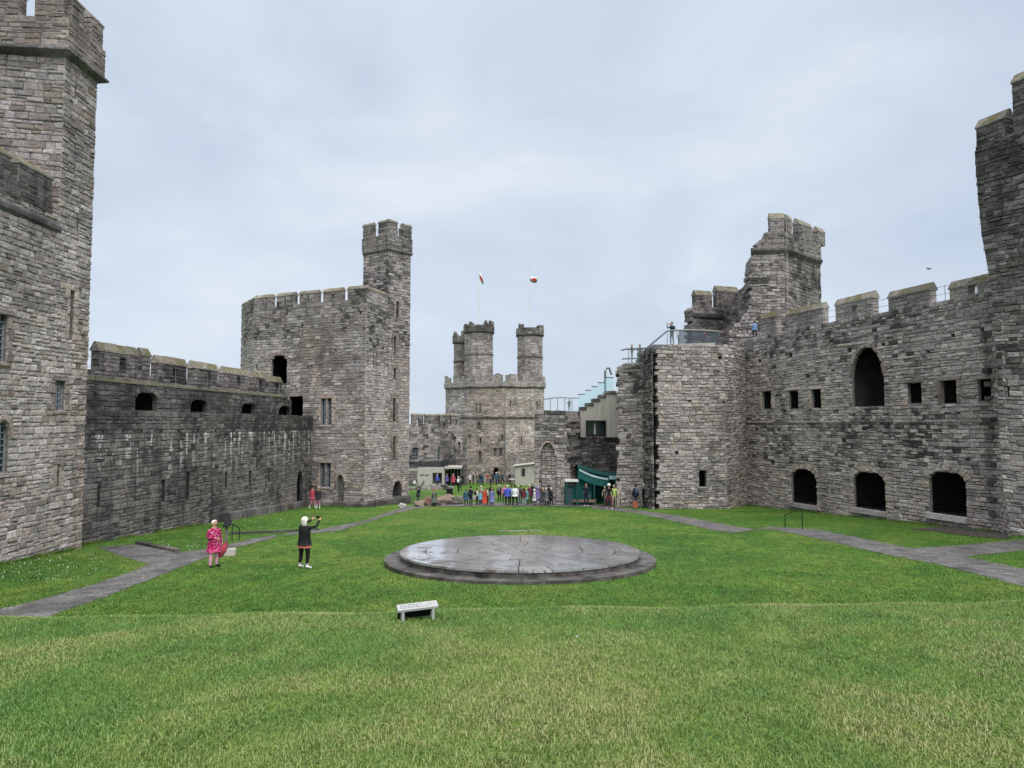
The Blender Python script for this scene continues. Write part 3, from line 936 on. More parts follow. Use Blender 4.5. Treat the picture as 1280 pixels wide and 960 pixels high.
# rear parapet with gabled merlons
fp = f.off(-2.35)
zc = 7.85
fpl = fp.uv(356, 490)[0]
solid_wall(T, fp, p_rect(-0.5, ztop - 0.1, fpl, zc), (), 0.5, 'mortar_dark', 'parapet')
masonry(T, fp, p_rect(-0.5, ztop - 0.1, fpl, zc), (), (0.18, 0.3), (0.3, 0.7), 'stone_wet', 44, two=False, proud=(0.01, 0.05))
for i, (x0, x1, yt) in enumerate(((123, 171.5, 429.5), (177.5, 187.3, 437), (197, 233, 446), (242, 272.8, 453), (280.8, 310, 460), (318, 331.3, 466), (338, 352.5, 471.5))):
    u0, u1 = fp.uv(x0, 460)[0], fp.uv(x1, 470)[0]
    zt = fp.uv(x0 + 2, yt)[1] + 0.12
    sl = None
    if u1 - u0 > 1.2:
        um = u0 + (u1 - u0) * 0.60
        sl = (um - 0.28, zc + 0.02, um + 0.28, zc + (zt - zc) * 0.52)
    merlon(T, fp, u0, u1, zc, zt, 0.42, 0.5, 'stone_wet', 'coping', 'mortar_dark', 60 + i, None if sl is None else sl, over=0.06)
# plinth with drain along the foot
pa = [f.pt(u, 0)[:2] for u in (12, f.L)]
for i in range(14):
    u0, u1 = 12 + (f.L - 13.5) * i / 14, 12 + (f.L - 13.5) * (i + 1) / 14 - 0.02
    g0, g1 = zb(u0), zb(u1)
    m = Mesh().hexa([f.pt(u0, g0, 0.02), f.pt(u0, g0, 0.32), f.pt(u1, g1, 0.32), f.pt(u1, g1, 0.02), f.pt(u0, g0 + 0.72, 0.02), f.pt(u0, g0 + 0.66, 0.30), f.pt(u1, g1 + 0.66, 0.30), f.pt(u1, g1 + 0.72, 0.02)])
    T.part('plinth_stone', m.v, m.f, 'stone_dark')
T.emit_stones(300, parent=T.wall_part)
# wall-walk railing
T = Thing('walkway_railing', 'thin wire railing along the top of the dark left curtain wall', 'railing', f.pt(10, ztop, -0.9))
for k in range(15):
    u = 0.8 + k * 1.75
    m = Mesh().tube([f.pt(u, ztop - 0.02, -0.85), f.pt(u, ztop + 1.05, -0.85)], 0.018, 5); T.part('post', m.v, m.f, 'steel')
for zz in (0.55, 1.03):
    m = Mesh().tube([f.pt(0.2, ztop + zz, -0.85), f.pt(26.0, ztop + zz, -0.85)], 0.011, 4); T.part('wire', m.v, m.f, 'steel')

# ------------------------------------------------------------------ middle-left tower with tall turret
C = [(-24.5, 74.0), (-25.1, 65.6), (-22.6, 61.9), (-11.75, 57.0), (-10.6, 60.3), (-9.0, 62.2), (-11.2, 74.0)]
T = Thing('castle_tower', 'polygonal grey tower with one tall stair turret, left of centre', 'tower', (-16, 62, -1.8))
zg, zp = -2.6, 14.95
def tower_faces(T, pts, z0, z1, hol, mat, core, seed, **kw):
    """stone faces of a tower in plan order; hol[i] = list of (polygon, depth)"""
    for i in range(len(pts) - 1):
        f = Face(pts[i], pts[i + 1])
        hs = hol.get(i, [])
        solid_wall(T, f, p_rect(0, z0, f.L, z1), hs, 1.0, core, ends=False)
        masonry(T, f, p_rect(0, z0, f.L, z1), hs, mat=mat, seed=seed + i, **kw)
F_ = [Face(C[i], C[i + 1]) for i in range(len(C) - 1)]
f2 = F_[2]
hol = {2: [(p_arch(*f2.rect(339, 444, 359, 482), 'flat'), 0.22, (1.2, 4.5)), (p_arch(*f2.rect(361, 493, 379, 524), 'flat'), 0.22, (1.4, 4.5)),
           (p_rect(*f2.rect(401, 498, 407.2, 531)), 0.35), (p_rect(*f2.rect(409, 498, 415, 531)), 0.35),
           (p_rect(*f2.rect(400, 579, 406.2, 609)), 0.35), (p_rect(*f2.rect(408, 579, 414, 609)), 0.35),
           (p_arch(*f2.rect(421, 593, 430.5, 627), 'pointed'), 0.35),
           (p_rect(*f2.rect(320, 455, 322, 464)), 0.6), (p_rect(*f2.rect(449, 388, 452, 393)), 0.4), (p_rect(*f2.rect(376, 405, 379, 410)), 0.4)],
       3: [(p_rect(*F_[3].rect(466, 430, 468.2, 459)), 0.5), (p_rect(*F_[3].rect(469, 430, 471, 459)), 0.5)],
       4: [(p_rect(*F_[4].rect(495, 377, 498.5, 398)), 0.5), (p_rect(*F_[4].rect(492, 420, 495, 445)), 0.5), (p_rect(*F_[4].rect(491.5, 461, 495, 474)), 0.5),
           (p_rect(*F_[4].rect(491, 497, 494.5, 527)), 0.5), (p_rect(*F_[4].rect(491, 546, 494.5, 575)), 0.5), (p_arch(*F_[4].rect(490, 600.5, 502.5, 628), 'pointed'), 0.8)]}
def chmat(u, z, r):
    if 5.2 < u < 9.2 + 0.5 * math.sin(z * 2) and 8.3 < z < 13.0 and r < 0.75: return 'stone_brown'
    if z > 12.5: return 'stone_grey' if r < 0.35 else ('stone_brown' if r < 0.55 else 'stone_wet')
    return 'stone_grey' if r < 0.7 else ('stone_pale' if r < 0.8 else ('stone_buff' if r < 0.92 else 'stone_brown'))
kw = dict(ch=(0.16, 0.30), ln=(0.24, 0.62), two=False, ext=0.03, alt=chmat, proud=(0.015, 0.065))
tower_faces(T, C[:4], zg, zp, {2: hol[2]}, 'stone_grey', 'mortar', 70, **kw)
tower_faces(T, C[3:5], zg, zp, {0: hol[3]}, 'stone_pale', 'mortar', 80, **{**kw, 'alt': lambda u, z, r: ('stone_grey' if r < 0.6 else 'stone_wet') if z > 10 else ('stone_grey' if r < 0.35 else 'stone_pale')})
f4 = F_[4]
zt = 20.1
solid_wall(T, f4, p_rect(0, zg, f4.L, zt), hol[4], 1.0, 'mortar', ends=False)
masonry(T, f4, p_rect(0, zg, f4.L, zt), hol[4], mat='stone_grey', seed=88, **{**kw, 'alt': lambda u, z, r: 'stone_wet' if z > 12 and r < 0.5 else ('stone_buff' if r < 0.35 else None)})
f5 = F_[5]
solid_wall(T, f5, p_rect(0, zg, f5.L, zp), (), 1.0, ends=False)
TT = [(-13.1, 62.0), (-10.6, 60.3), (-9.0, 62.2), (-11.4, 64.6)]
for i in (0, 3, 2):
    ff = Face(TT[i], TT[(i + 1) % 4]) if i != 3 else Face(TT[3], TT[0])
    solid_wall(T, ff, p_rect(0, zp - 0.6, ff.L, zt), (), 0.6, ends=False)
    masonry(T, ff, p_rect(0, zp - 0.6, ff.L, zt), (), (0.19, 0.34), (0.3, 0.75), 'stone_wet', 95 + i, two=False, ext=0.03, alt=('stone_grey', 0.45))
slab_top(T, TT, zt + 0.4)
slab_top(T, C, zp - 0.05)
parapet(T, TT + [TT[0]], 0.11, zt - 0.05, 21.4, 22.75, 1.05, 0.72, 'stone_wet', 101, thick=0.42, cop=0.28, smat='stone_dark', lo=0.06)
parapet(T, C[:4], 0.03, zp - 0.25, 15.25, 16.4, 1.75, 0.62, 'stone_wet', 111, string=False, slots=0.45)
parapet(T, C[3:5], 0.03, zp - 0.25, 15.25, 16.35, 3.3, 0.6, 'stone_grey', 121, string=False)
# mullioned windows, doors
def two_light(T, f, a, b, seed):
    for r in (a, b):
        leaded(T, f, p_rect(*r), 0.22, 2, 7, bar=0.03)
    u0, u1 = a[0], b[2]; z0, z1 = min(a[1], b[1]), max(a[3], b[3])
    dressed(T, f, (u0, z0, u1, z1), 0.22, 0.09, 'stone_buff', seed=seed)
two_light(T, f2, f2.rect(401, 498, 407.2, 531), f2.rect(409, 498, 415, 531), 1)
two_light(T, f2, f2.rect(400, 579, 406.2, 609), f2.rect(408, 579, 414, 609), 2)
def plank_door(T, f, poly, depth, mat, n=5):
    us = [p[0] for p in poly]; u0, u1 = min(us), max(us); z0 = min(p[1] for p in poly)
    V, Fc = [], []
    root = None
    for i in range(n):
        a, b = u0 + (u1 - u0) * i / n + 0.006, u0 + (u1 - u0) * (i + 1) / n - 0.006
        def top(u):
            return max([z for z in np.linspace(z0 + 0.1, max(p[1] for p in poly), 60) if any(s <= u <= e for s, e in spans([poly], z))] or [z0 + 0.5])
        ta, tb = top(a + 0.01), top(b - 0.01)
        m = Mesh().hexa([f.pt(a, z0, -depth), f.pt(b, z0, -depth), f.pt(b, z0, -depth + 0.06), f.pt(a, z0, -depth + 0.06), f.pt(a, ta, -depth), f.pt(b, tb, -depth), f.pt(b, tb, -depth + 0.06), f.pt(a, ta, -depth + 0.06)])
        if root is None: root = T.part('door', m.v, m.f, mat)
        else: T.part('plank', m.v, m.f, mat, root)
    return root
d1 = p_arch(*f2.rect(421, 593, 430.5, 627), 'pointed'); plank_door(T, f2, d1, 0.33, 'oak_grey'); voussoirs(T, f2, d1, 0.24, 130, 'stone_buff')
d2 = p_arch(*f4.rect(490, 600.5, 502.5, 628), 'pointed'); plank_door(T, f4, d2, 0.7, 'door_dark', 4); voussoirs(T, f4, d2, 0.26, 131, 'stone_buff')
for s in hol[4][:5]:
    p = s[0]; dressed(T, f4, (p[0][0], p[0][1], p[1][0], p[2][1]), 0.2, 0.07, 'stone_brown', seed=int(p[0][1] * 10) % 97, sill=False)
p = hol[2][0][0]; voussoirs(T, f2, p, 0.3, 140, 'stone_brown')
# footing
V, Fc = sweep(C[2:6], [(-0.2, zg), (0.28, zg), (0.28, -1.25), (0.0, -1.05), (-0.2, -1.05)])
T.part('footing', V, Fc, 'stone_wet')
T.emit_stones(300, parent=T.wall_part)

# ------------------------------------------------------------------ far great tower with turrets and flags
E = [xz(557, 120), xz(584, 116.5), xz(613, 115), xz(632, 114.6), xz(667, 115.4), xz(680, 118)]
T = Thing('castle_tower', 'distant great tower crowned by turrets and two flagpoles at the far end', 'tower', (E[2][0], 119, -4.6))
FE = [Face(E[i], E[i + 1]) for i in range(5)]
zg, zp = -5.6, at(620, 484, 115).z
def R(i, *r): return p_rect(*FE[i].rect(*r))
hol = {1: [(R(1, 595, 504, 597.6, 516), 0.4), (R(1, 598.6, 504, 601, 516), 0.4), (p_arch(*FE[1].rect(597, 527, 601, 537), 'round'), 0.4), (R(1, 599.4, 547, 601.8, 557), 0.4), (R(1, 598, 564, 602, 579), 0.4), (R(1, 585.5, 543, 588, 547.5), 0.4)],
       2: [(R(2, 626.6, 543, 629, 551), 0.4), (p_arch(*FE[2].rect(617, 560, 621.3, 570), 'round'), 0.4), (p_arch(*FE[2].rect(623, 560, 627.6, 570), 'round'), 0.4), (p_arch(*FE[2].rect(616, 584, 624, 597), 'pointed'), 0.8, (0.8, 3.0))],
       3: [(R(3, 637.3, 499.5, 640, 507.6), 0.4), (R(3, 641, 499.5, 643.8, 507.6), 0.4), (R(3, 651.2, 546, 652.6, 556), 0.4)],
       4: [(R(4, 670, 501, 671.9, 512), 0.4), (R(4, 672.7, 501, 674.4, 512), 0.4)]}
kw = dict(ch=(0.22, 0.40), ln=(0.34, 0.85), two=False, ext=0.03, proud=(0.02, 0.09))
for i in range(5):
    mat = 'stone_grey' if i == 0 else 'stone_buff'
    f = FE[i]; hs = hol.get(i, [])
    solid_wall(T, f, p_rect(0, zg, f.L, zp), hs, 1.0, 'mortar_pale' if i else 'mortar', ends=False)
    masonry(T, f, p_rect(0, zg, f.L, zp), hs, mat=mat, seed=200 + i, alt=('stone_brown', 0.16) if i in (1, 2) else ('stone_pale', 0.3), **kw)
    for h in hs:
        p = h[0]
        dressed(T, f, (p[0][0], p[0][1], p[1][0], max(q[1] for q in p)), 0.28, 0.1, 'stone_brown', seed=i, sill=False)
slab_top(T, E + [(E[-1][0], 130), (E[0][0], 130)], zp)
zb_ = at(620, 522, 115).z
V, Fc = sweep(E, [(-0.1, zb_ - 0.15), (0.2, zb_ - 0.15), (0.2, zb_ + 0.12), (-0.1, zb_ + 0.2)])
T.part('string_course', V, Fc, 'stone_dark')
parapet(T, E, 0.25, zp, zp + 0.95, zp + 2.3, 1.5, 0.95, 'stone_grey', 211, thick=0.5, ragged=True, lo=0.1, smat='stone_dark')
m = Mesh().tube([at(631, 522, 114.2), at(631.5, 582, 114.2)], 0.09, 6); T.part('downpipe', m.v, m.f, 'steel')
def turret(T, pxc, pxw, d, ys, ytop, ystr2, seed, mat):
    c = at(pxc, 480, d); r = pxw / 2 / FPX * d
    pts = [(c.x + r * math.cos(a), c.y + r * math.sin(a)) for a in [math.pi * 2 * (k + 0.5) / 8 for k in range(8)]]
    z1 = at(pxc, ys, d).z; zt = at(pxc, ytop, d).z; z2 = at(pxc, ystr2, d).z
    order = pts
    for i in range(8):
        f = Face(order[i], order[(i + 1) % 8])
        solid_wall(T, f, p_rect(0, zp - 1.0, f.L, z1), (), 0.3, 'mortar', 'turret_wall', ends=False)
        if f.N.y < 0.3:
            masonry(T, f, p_rect(0, zp - 1.0, f.L, z1), (), (0.28, 0.48), (0.4, 0.9), mat, seed + i, two=False, alt=('stone_brown', 0.3), proud=(0.02, 0.08))
    V, Fc = sweep(order, [(-0.1, z2 - 0.12), (0.14, z2 - 0.12), (0.14, z2 + 0.1), (-0.1, z2 + 0.16)], True)
    T.part('string_course', V, Fc, 'stone_dark')
    slab_top(T, order, z1 + 0.3)
    parapet(T, order + [order[0]], 0.2, z1, z1 + (zt - z1) * 0.55, zt, 1.0, 0.5, 'stone_wet', seed + 20, thick=0.35, ragged=True, lo=0.08, skip=(1, 3, 5), smat='stone_dark')
    return c, z1
ca, za = turret(T, 598.5, 37, 118.5, 417, 401, 444, 230, 'stone_grey')
cc, zc3 = turret(T, 574.5, 15, 122.5, 429.5, 413, 452.5, 250, 'stone_grey')
cb, zb3 = turret(T, 662.5, 33, 119, 420.5, 404, 447, 270, 'stone_grey')
T.emit_stones(0, parent=None)
def flag_on_pole(c, z0, px, ytop, d, yf, length, drop, label, flab):
    zt = at(px, ytop, d).z
    P = Thing('flagpole', label, 'flagpole', (c.x, c.y, z0), 'flagpoles on the great tower')
    m = Mesh().tube([(c.x, c.y, z0), (c.x, c.y, zt)], [0.085, 0.05], 8); P.part('pole', m.v, m.f, 'white_metal')
    m = Mesh().lathe((c.x, c.y, zt), [(0.03, 0), (0.11, 0.08), (0.11, 0.16), (0.02, 0.24)], 8); P.part('finial', m.v, m.f, 'white_metal')
    zf = at(px, yf, d).z
    n, k = 10, 6
    V = []
    for i in range(n + 1):
        t = i / n
        for j in range(k + 1):
            s = j / k
            V.append((c.x + 0.06 + length * t * (1 - 0.15 * s), c.y + 0.22 * math.sin(t * 7 + s * 2.5) * t, zf - drop * s - 0.55 * drop * math.sin(t * 2.0) * 0.8 + (0.25 * drop * t * t if length > 1 else -0.9 * t)))
    Fc = [(i * (k + 1) + j, (i + 1) * (k + 1) + j, (i + 1) * (k + 1) + j + 1, i * (k + 1) + j + 1) for i in range(n) for j in range(k)]
    m_ = 'flag_cloth'
    fo = link_mesh('flag', [(v[0] - c.x, v[1] - c.y, v[2] - zf) for v in V], Fc, None, True)
    fo.location = (c.x, c.y, zf)
    fo['label'] = flab; fo['category'] = 'flag'; fo['group'] = 'flags on the great tower'
    for q in ('flag_white', 'flag_red', 'flag_green'): fo.data.materials.append(MATS[q])
    for idx, pl in enumerate(fo.data.polygons):
        i, j = idx // k, idx % k
        inred = (i - 4.5) ** 2 / 9 + (j - 2.4) ** 2 / 3.4 < 1.0
        pl.material_index = 1 if inred else (2 if j >= 3 else 0)
    sm = fo.modifiers.new('cloth_thickness', 'SOLIDIFY'); sm.thickness = 0.02
plain_mat('flag_white', (0.7, 0.7, 0.68), 0.8); plain_mat('flag_red', (0.45, 0.02, 0.03), 0.8); plain_mat('flag_green', (0.01, 0.13, 0.06), 0.8)
flag_on_pole(ca, za + 0.3, 595.5, 328, 118.5, 339, 0.75, 1.0, 'pale flagpole on the left turret of the great tower', 'limp white and green flag hanging on the left pole')
flag_on_pole(cb, zb3 + 0.3, 661, 336, 119, 344.5, 1.35, 0.95, 'pale flagpole on the right turret of the great tower', 'red, white and green flag blowing on the right pole')

# ------------------------------------------------------------------ far curtain wall, stair and cafe in the lower ward
A_, B_ = xz(500, 108), xz(578, 113)
T = Thing('curtain_wall', 'low far curtain wall with three merlons and two arched windows beside the great tower', 'wall', (A_[0] + 4, 110, -4.4))
f = Face(A_, B_)
zt = at(540, 530, 110).z
aw = [p_arch(*f.rect(514.5, 558.5, 523, 575), 'round'), p_arch(*f.rect(547.5, 557.5, 556.5, 575), 'round')]
ou = p_rect(0, -5.5, f.L, zt)
solid_wall(T, f, ou, [(a, 0.9) for a in aw], 1.2, 'mortar')
masonry(T, f, ou, aw, (0.26, 0.45), (0.4, 1.0), 'stone_wet', 300, two=False, alt=('stone_grey', 0.5))
for i, a in enumerate(aw):
    voussoirs(T, f, a, 0.3, 310 + i, 'stone_wet')
    leaded(T, f, a, 0.4, 3, 4, bar=0.05)
for i, (x0, x1) in enumerate(((515.5, 529.5), (532, 548), (549.8, 562), (564, 576))):
    u0, u1 = f.uv(x0, 522)[0], f.uv(x1, 522)[0]
    sl = None if i == 1 else ((u0 + u1) / 2 - 0.17, zt + 0.02, (u0 + u1) / 2 + 0.17, zt + 0.75)
    merlon(T, f, u0, u1, zt - 0.02, at(540, 517, 110).z, 0.6, 0.3, 'stone_wet', seed=320 + i, slot=sl)
T.emit_stones(0)
# stone stair climbing the curtain (seen end on, descending to the right)
T = Thing('stone_stair', 'dark stone stair descending the far curtain wall beside the great tower', 'stair', (*xz(570, 107), -4.2))
sa, sb = at(551, 535, 107), at(584, 576, 105.5)
ns = 12
for i in range(ns):
    t0, t1 = i / ns, (i + 1) / ns
    a, b = sa.lerp(sb, t0), sa.lerp(sb, t1)
    m = Mesh().hexa([(a.x, a.y - 0.9, -5), (b.x, b.y - 0.9, -5), (b.x, b.y + 1.5, -5), (a.x, a.y + 1.5, -5), (a.x, a.y - 0.9, a.z), (b.x, b.y - 0.9, a.z), (b.x, b.y + 1.5, a.z), (a.x, a.y + 1.5, a.z)])
    T.part('step', m.v, m.f, 'stone_wet')
fs = Face((sa.x, sa.y - 0.9), (sb.x, sb.y - 0.9))
masonry(T, fs, [(0, -5), (fs.L, -5), (fs.L, sb.z), (0, sa.z - 0.2)], (), (0.26, 0.45), (0.4, 0.9), 'stone_dark', 330, two=False, alt=('stone_wet', 0.5))
T.emit_stones(0)
# terrace railing and cafe
T = Thing('terrace', 'dark railed terrace above the cafe, below the arched windows', 'terrace', (*xz(535, 102.5), -4.0))
a, b = at(505, 586, 102.5), at(560, 584, 102.5)
m = Mesh().hexa([(a.x, a.y, a.z - 0.25), (b.x, a.y, a.z - 0.25), (b.x, a.y + 4.5, a.z - 0.25), (a.x, a.y + 4.5, a.z - 0.25), (a.x, a.y, a.z), (b.x, a.y, a.z), (b.x, a.y + 4.5, a.z), (a.x, a.y + 4.5, a.z)])
T.part('deck', m.v, m.f, 'concrete')
for k in range(44):
    x = a.x + (b.x - a.x) * k / 43
    m = Mesh().box((x, a.y + 0.05, a.z + 0.55), (0.05, 0.04, 1.1)); T.part('baluster', m.v, m.f, 'black_iron')
m = Mesh().box(((a.x + b.x) / 2, a.y + 0.1, a.z + 0.52), (b.x - a.x, 0.03, 0.98)); T.part('infill_panel', m.v, m.f, 'glass_smoke')
m = Mesh().box(((a.x + b.x) / 2, a.y + 0.05, a.z + 1.12), (b.x - a.x, 0.07, 0.06)); T.part('handrail', m.v, m.f, 'black_iron')
T = Thing('cafe_building', 'low pale concrete cafe with dark openings and small dark sign lettering', 'building', (*xz(545, 102), -4.2))
a, b = at(522, 585, 102), at(555.5, 584.5, 102)
fc = Face((a.x, 102), (b.x, 102))
zl = -4.9; zt = at(540, 584.5, 102).z
hl = [(p_rect(*fc.rect(540.5, 591, 552.5, 605)), 2.0)]
solid_wall(T, fc, p_rect(0, zl, fc.L, zt), hl, 2.2, 'concrete')
a2, b2 = at(556, 584, 102.7), at(577, 584, 102.7)
m = Mesh().hexa([(a2.x, 101.8, zt - 0.15), (b2.x, 101.8, zt - 0.15), (b2.x, 106, zt - 0.15), (a2.x, 106, zt - 0.15), (a2.x, 101.8, zt + 0.12), (b2.x, 101.8, zt + 0.12), (b2.x, 106, zt + 0.12), (a2.x, 106, zt + 0.12)])
T.part('canopy', m.v, m.f, 'concrete')
m = Mesh().box(((a2.x + b2.x) / 2, 105, (zl + zt) / 2 - 0.1), (b2.x - a2.x, 0.2, zt - zl)); T.part('shopfront', m.v, m.f, 'dark_recess')
for k in range(5):
    x = a2.x + (b2.x - a2.x) * (k + 0.5) / 5
    m = Mesh().box((x, 104.8, (zl + zt) / 2 - 0.1), (0.09, 0.12, zt - zl - 0.3)); T.part('mullion', m.v, m.f, 'lead_bar')
def lettering(txt, size, loc, rot, name, parent_thing, mat='letter', align='LEFT'):
    cu = bpy.data.curves.new(name, 'FONT'); cu.body = txt; cu.size = size; cu.extrude = 0.012; cu.align_x = align; cu.resolution_u = 2
    o = bpy.data.objects.new(name, cu); COL.objects.link(o)
    dg = bpy.context.evaluated_depsgraph_get()
    me = bpy.data.meshes.new_from_object(o.evaluated_get(dg)); bpy.data.objects.remove(o)
    me.materials.clear(); me.materials.append(MATS[mat])
    o = bpy.data.objects.new(name, me); COL.objects.link(o)
    o.parent = parent_thing.root; o.location = Vector(loc) - parent_thing.base; o.rotation_euler = rot
    return o
s0 = at(525, 594.6, 102)
lettering('caffi café', 0.36, (s0.x, 102 - 0.03, s0.z), (math.pi / 2, 0, 0), 'sign_lettering', T)
# low ruin walls in front of the cafe
def ruin(name, label, p0, p1, d0, d1, ytop, seed, mat='stone_wet', h=None, thick=0.8, cat='wall'):
    A, B = xz(p0, d0), xz(p1, d1)
    g = ZG0 + SLOPE * (d0 + d1) / 2 - 0.3
    T = Thing(name, label, cat, (A[0], A[1], g))
    f = Face(A, B); rng = random.Random(seed)
    zt = at((p0 + p1) / 2, ytop, (d0 + d1) / 2).z
    top = []
    u = f.L
    while u > 0.01:
        un = max(0, u - rng.uniform(0.5, 1.2)); z = zt + rng.uniform(-0.25, 0.1)
        top += [(u, z), (un + (0.002 if un > 0 else 0), z)]; u = un
    outer = [(0, g), (f.L, g)] + top
    solid_wall(T, f, outer, (), thick, 'mortar')
    masonry(T, f, outer, (), (0.2, 0.38), (0.3, 0.8), mat, seed, two=False, alt=('stone_grey', 0.3), proud=(0.02, 0.1))
    T.emit_stones(0)
ruin('ruined_wall', 'low ruined stone wall in front of the cafe terrace', 510, 568, 88, 90, 607, 340)
ruin('ruined_wall', 'ruined foundation wall beside the boulders in the lower ward', 570, 612, 66, 67.5, 622, 342)
# boulders
plain_mat('boulder_dark', (0.07, 0.062, 0.055), 0.9, var=0.5, scale=2.5, bmp=0.06); plain_mat('boulder_pale', (0.22, 0.18, 0.145), 0.9, var=0.4, scale=2.5, bmp=0.06); plain_mat('boulder_red', (0.16, 0.095, 0.075), 0.9, var=0.5, scale=2.5, bmp=0.06)
def boulder(label, px, py, w, h, d, seed, col='boulder'):
    rng = random.Random(seed)
    bm = bmesh.new(); bmesh.ops.create_icosphere(bm, subdivisions=2, radius=1)
    c = gp(px, py)
    ph = [rng.uniform(0, 6) for _ in range(6)]
    for v in bm.verts:
        p = v.co
        k = 1 + 0.22 * math.sin(3 * p.x + ph[0]) * math.cos(2.5 * p.y + ph[1]) + 0.14 * math.sin(5 * p.z + 3 * p.x + ph[2]) + rng.uniform(-0.06, 0.06)
        p *= k
        p.x = math.copysign(abs(p.x) ** 0.8, p.x)
        v.co = Vector((p.x * w / 2, p.y * d / 2, p.z * h * 0.5 + h * 0.25))
    V = [tuple(v.co + Vector((c.x, c.y, c.z))) for v in bm.verts]; Fc = [tuple(v.index for v in fa.verts) for fa in bm.faces]
    bm.free()
    single('boulder', V, Fc, col, label, 'boulder', 'boulders beside the path')
boulder('long low brownish boulder behind the visitor in the green coat', 553, 630.5, 1.9, 0.85, 1.2, 1)
boulder('dark slanting boulder at the right end of the boulder heap', 568, 630.5, 1.5, 0.6, 1.1, 2, 'boulder_dark')
boulder('pale flat boulder lying on top of the boulder heap', 559, 629.5, 1.3, 1.05, 0.9, 6, 'boulder_pale')
boulder('block-like pale boulder by the turreted tower', 524, 633, 0.75, 0.7, 0.7, 3, 'boulder_pale')
boulder('reddish boulder left of the visitor in the green coat', 534.5, 631.5, 1.15, 0.85, 0.9, 4, 'boulder_red')
boulder('dark boulder at the foot of the visitor in the green coat', 545, 632.2, 0.9, 0.5, 0.7, 7, 'boulder_dark')
boulder('small pale boulder at the turreted tower door', 503, 634, 0.7, 0.45, 0.6, 5, 'concrete')

# small ruin and timber hut at the foot of the great tower
ruin('ruined_wall', 'small dark ruined wall against the foot of the great tower', 634, 668, 112, 112, 564, 350, 'stone_brown')
T = Thing('timber_hut', 'small grey timber hut with sloping roof before the great tower', 'hut', (*xz(657, 105), -3.9))
a, b = at(644, 600, 105), at(672, 600, 105)
zr = at(658, 581, 105).z; zg = -4.6
nb = 16
hw = Face((a.x, 105), (b.x, 105)).rect(652, 585.5, 656.5, 595)
for k in range(nb):
    x0 = a.x + (b.x - a.x) * k / nb; x1 = a.x + (b.x - a.x) * (k + 1) / nb - 0.015
    zz = zr - 0.25 + 0.35 * (k / nb)
    m = Mesh().hexa([(x0, 105, zg), (x1, 105, zg), (x1, 107.5, zg), (x0, 107.5, zg), (x0, 105, zz), (x1, 105, zz), (x1, 107.5, zz), (x0, 107.5, zz)])
    T.part('board', m.v, m.f, 'timber_clad')
m = Mesh().hexa([(a.x - .2, 104.7, zr - 0.22), (b.x + .2, 104.7, zr + 0.2), (b.x + .2, 107.8, zr + 0.2), (a.x - .2, 107.8, zr - 0.22), (a.x - .2, 104.7, zr - 0.12), (b.x + .2, 104.7, zr + 0.32), (b.x + .2, 107.8, zr + 0.32), (a.x - .2, 107.8, zr - 0.12)])
T.part('roof', m.v, m.f, 'concrete')
m = Mesh().box((a.x + (hw[0] + hw[2]) / 2, 104.97, (hw[1] + hw[3]) / 2), (hw[2] - hw[0], 0.06, hw[3] - hw[1])); T.part('window', m.v, m.f, 'pane_dark')

# ------------------------------------------------------------------ ruined wall end with blocked arch (centre)
rng = random.Random(9)
T = Thing('ruined_wall', 'ruined wall end with a blocked pointed arch behind the crowd', 'wall', (*xz(690, 60.5), -1.9))
A, B = xz(668, 61.5), xz(712, 60.0)
f = Face(A, B); zt = at(690, 514, 60.5).z; zg = -2.2
ou = [(0, zg)] + [(f.L, zg)] + jag(rng, f.L - 0.1, zg, zt, 0.22)[1:] + [(0, zt + 0.05)]
ba = p_arch(*f.rect(676, 553, 695, 632), 'pointed')
solid_wall(T, f, ou, [(ba, 0.22)], 2.5, 'mortar')
masonry(T, f, ou, [ba], (0.2, 0.36), (0.3, 0.75), 'stone_wet', 360, alt=('stone_grey', 0.55), proud=(0.02, 0.1))
masonry(T, f.off(-0.22), ba, (), (0.2, 0.42), (0.25, 0.6), 'stone_pale', 361, alt=('stone_grey', 0.45), proud=(0.04, 0.17), gap=0.02)
lowp = p_rect(*f.rect(669, 572, 674.5, 634)); lowq = p_rect(*f.rect(696.5, 572, 706, 634))
for i, q in enumerate((lowp, lowq)):
    masonry(T, f.off(0.05), q, (), (0.2, 0.42), (0.25, 0.6), 'stone_pale', 365 + i, alt=('stone_grey', 0.45), proud=(0.04, 0.15))
voussoirs(T, f, ba, 0.22, 362, 'stone_buff', 0.16)
for k in range(11):   # torn bonding stones
    z = zg + 0.8 + k * 0.62
    m = Mesh().hexa([f.pt(f.L - .2, z, -.5), f.pt(f.L - .2, z, -.1), f.pt(f.L + rng.uniform(.1, .5), z, -.1), f.pt(f.L + rng.uniform(.1, .5), z, -.5),
                     f.pt(f.L - .2, z + .26, -.5), f.pt(f.L - .2, z + .26, -.1), f.pt(f.L + rng.uniform(.1, .4), z + .24, -.1), f.pt(f.L + rng.uniform(.1, .4), z + .24, -.5)])
    T.part('bonding_stone', m.v, m.f, 'stone_dark')
T.emit_stones(0)
T = Thing('ruined_wall', 'dark stained wall under the timber stair, behind the green shelter', 'wall', (*xz(740, 63.5), -2.0))
A, B = xz(706, 63.5), xz(784, 63.5)
f = Face(A, B); zt = at(740, 545, 63.5).z
z512 = at(718, 514, 63.5).z
ub = f.uv(727, 530)[0]
ou = [(0, -2.4), (f.L, -2.4), (f.L, zt), (ub, zt), (ub, z512), (0, z512)]
solid_wall(T, f, ou, (), 2.0, 'mortar_dark')
masonry(T, f, ou, (), (0.2, 0.36), (0.3, 0.8), 'stone_wet', 370, two=False, alt=('stone_dark', 0.4))
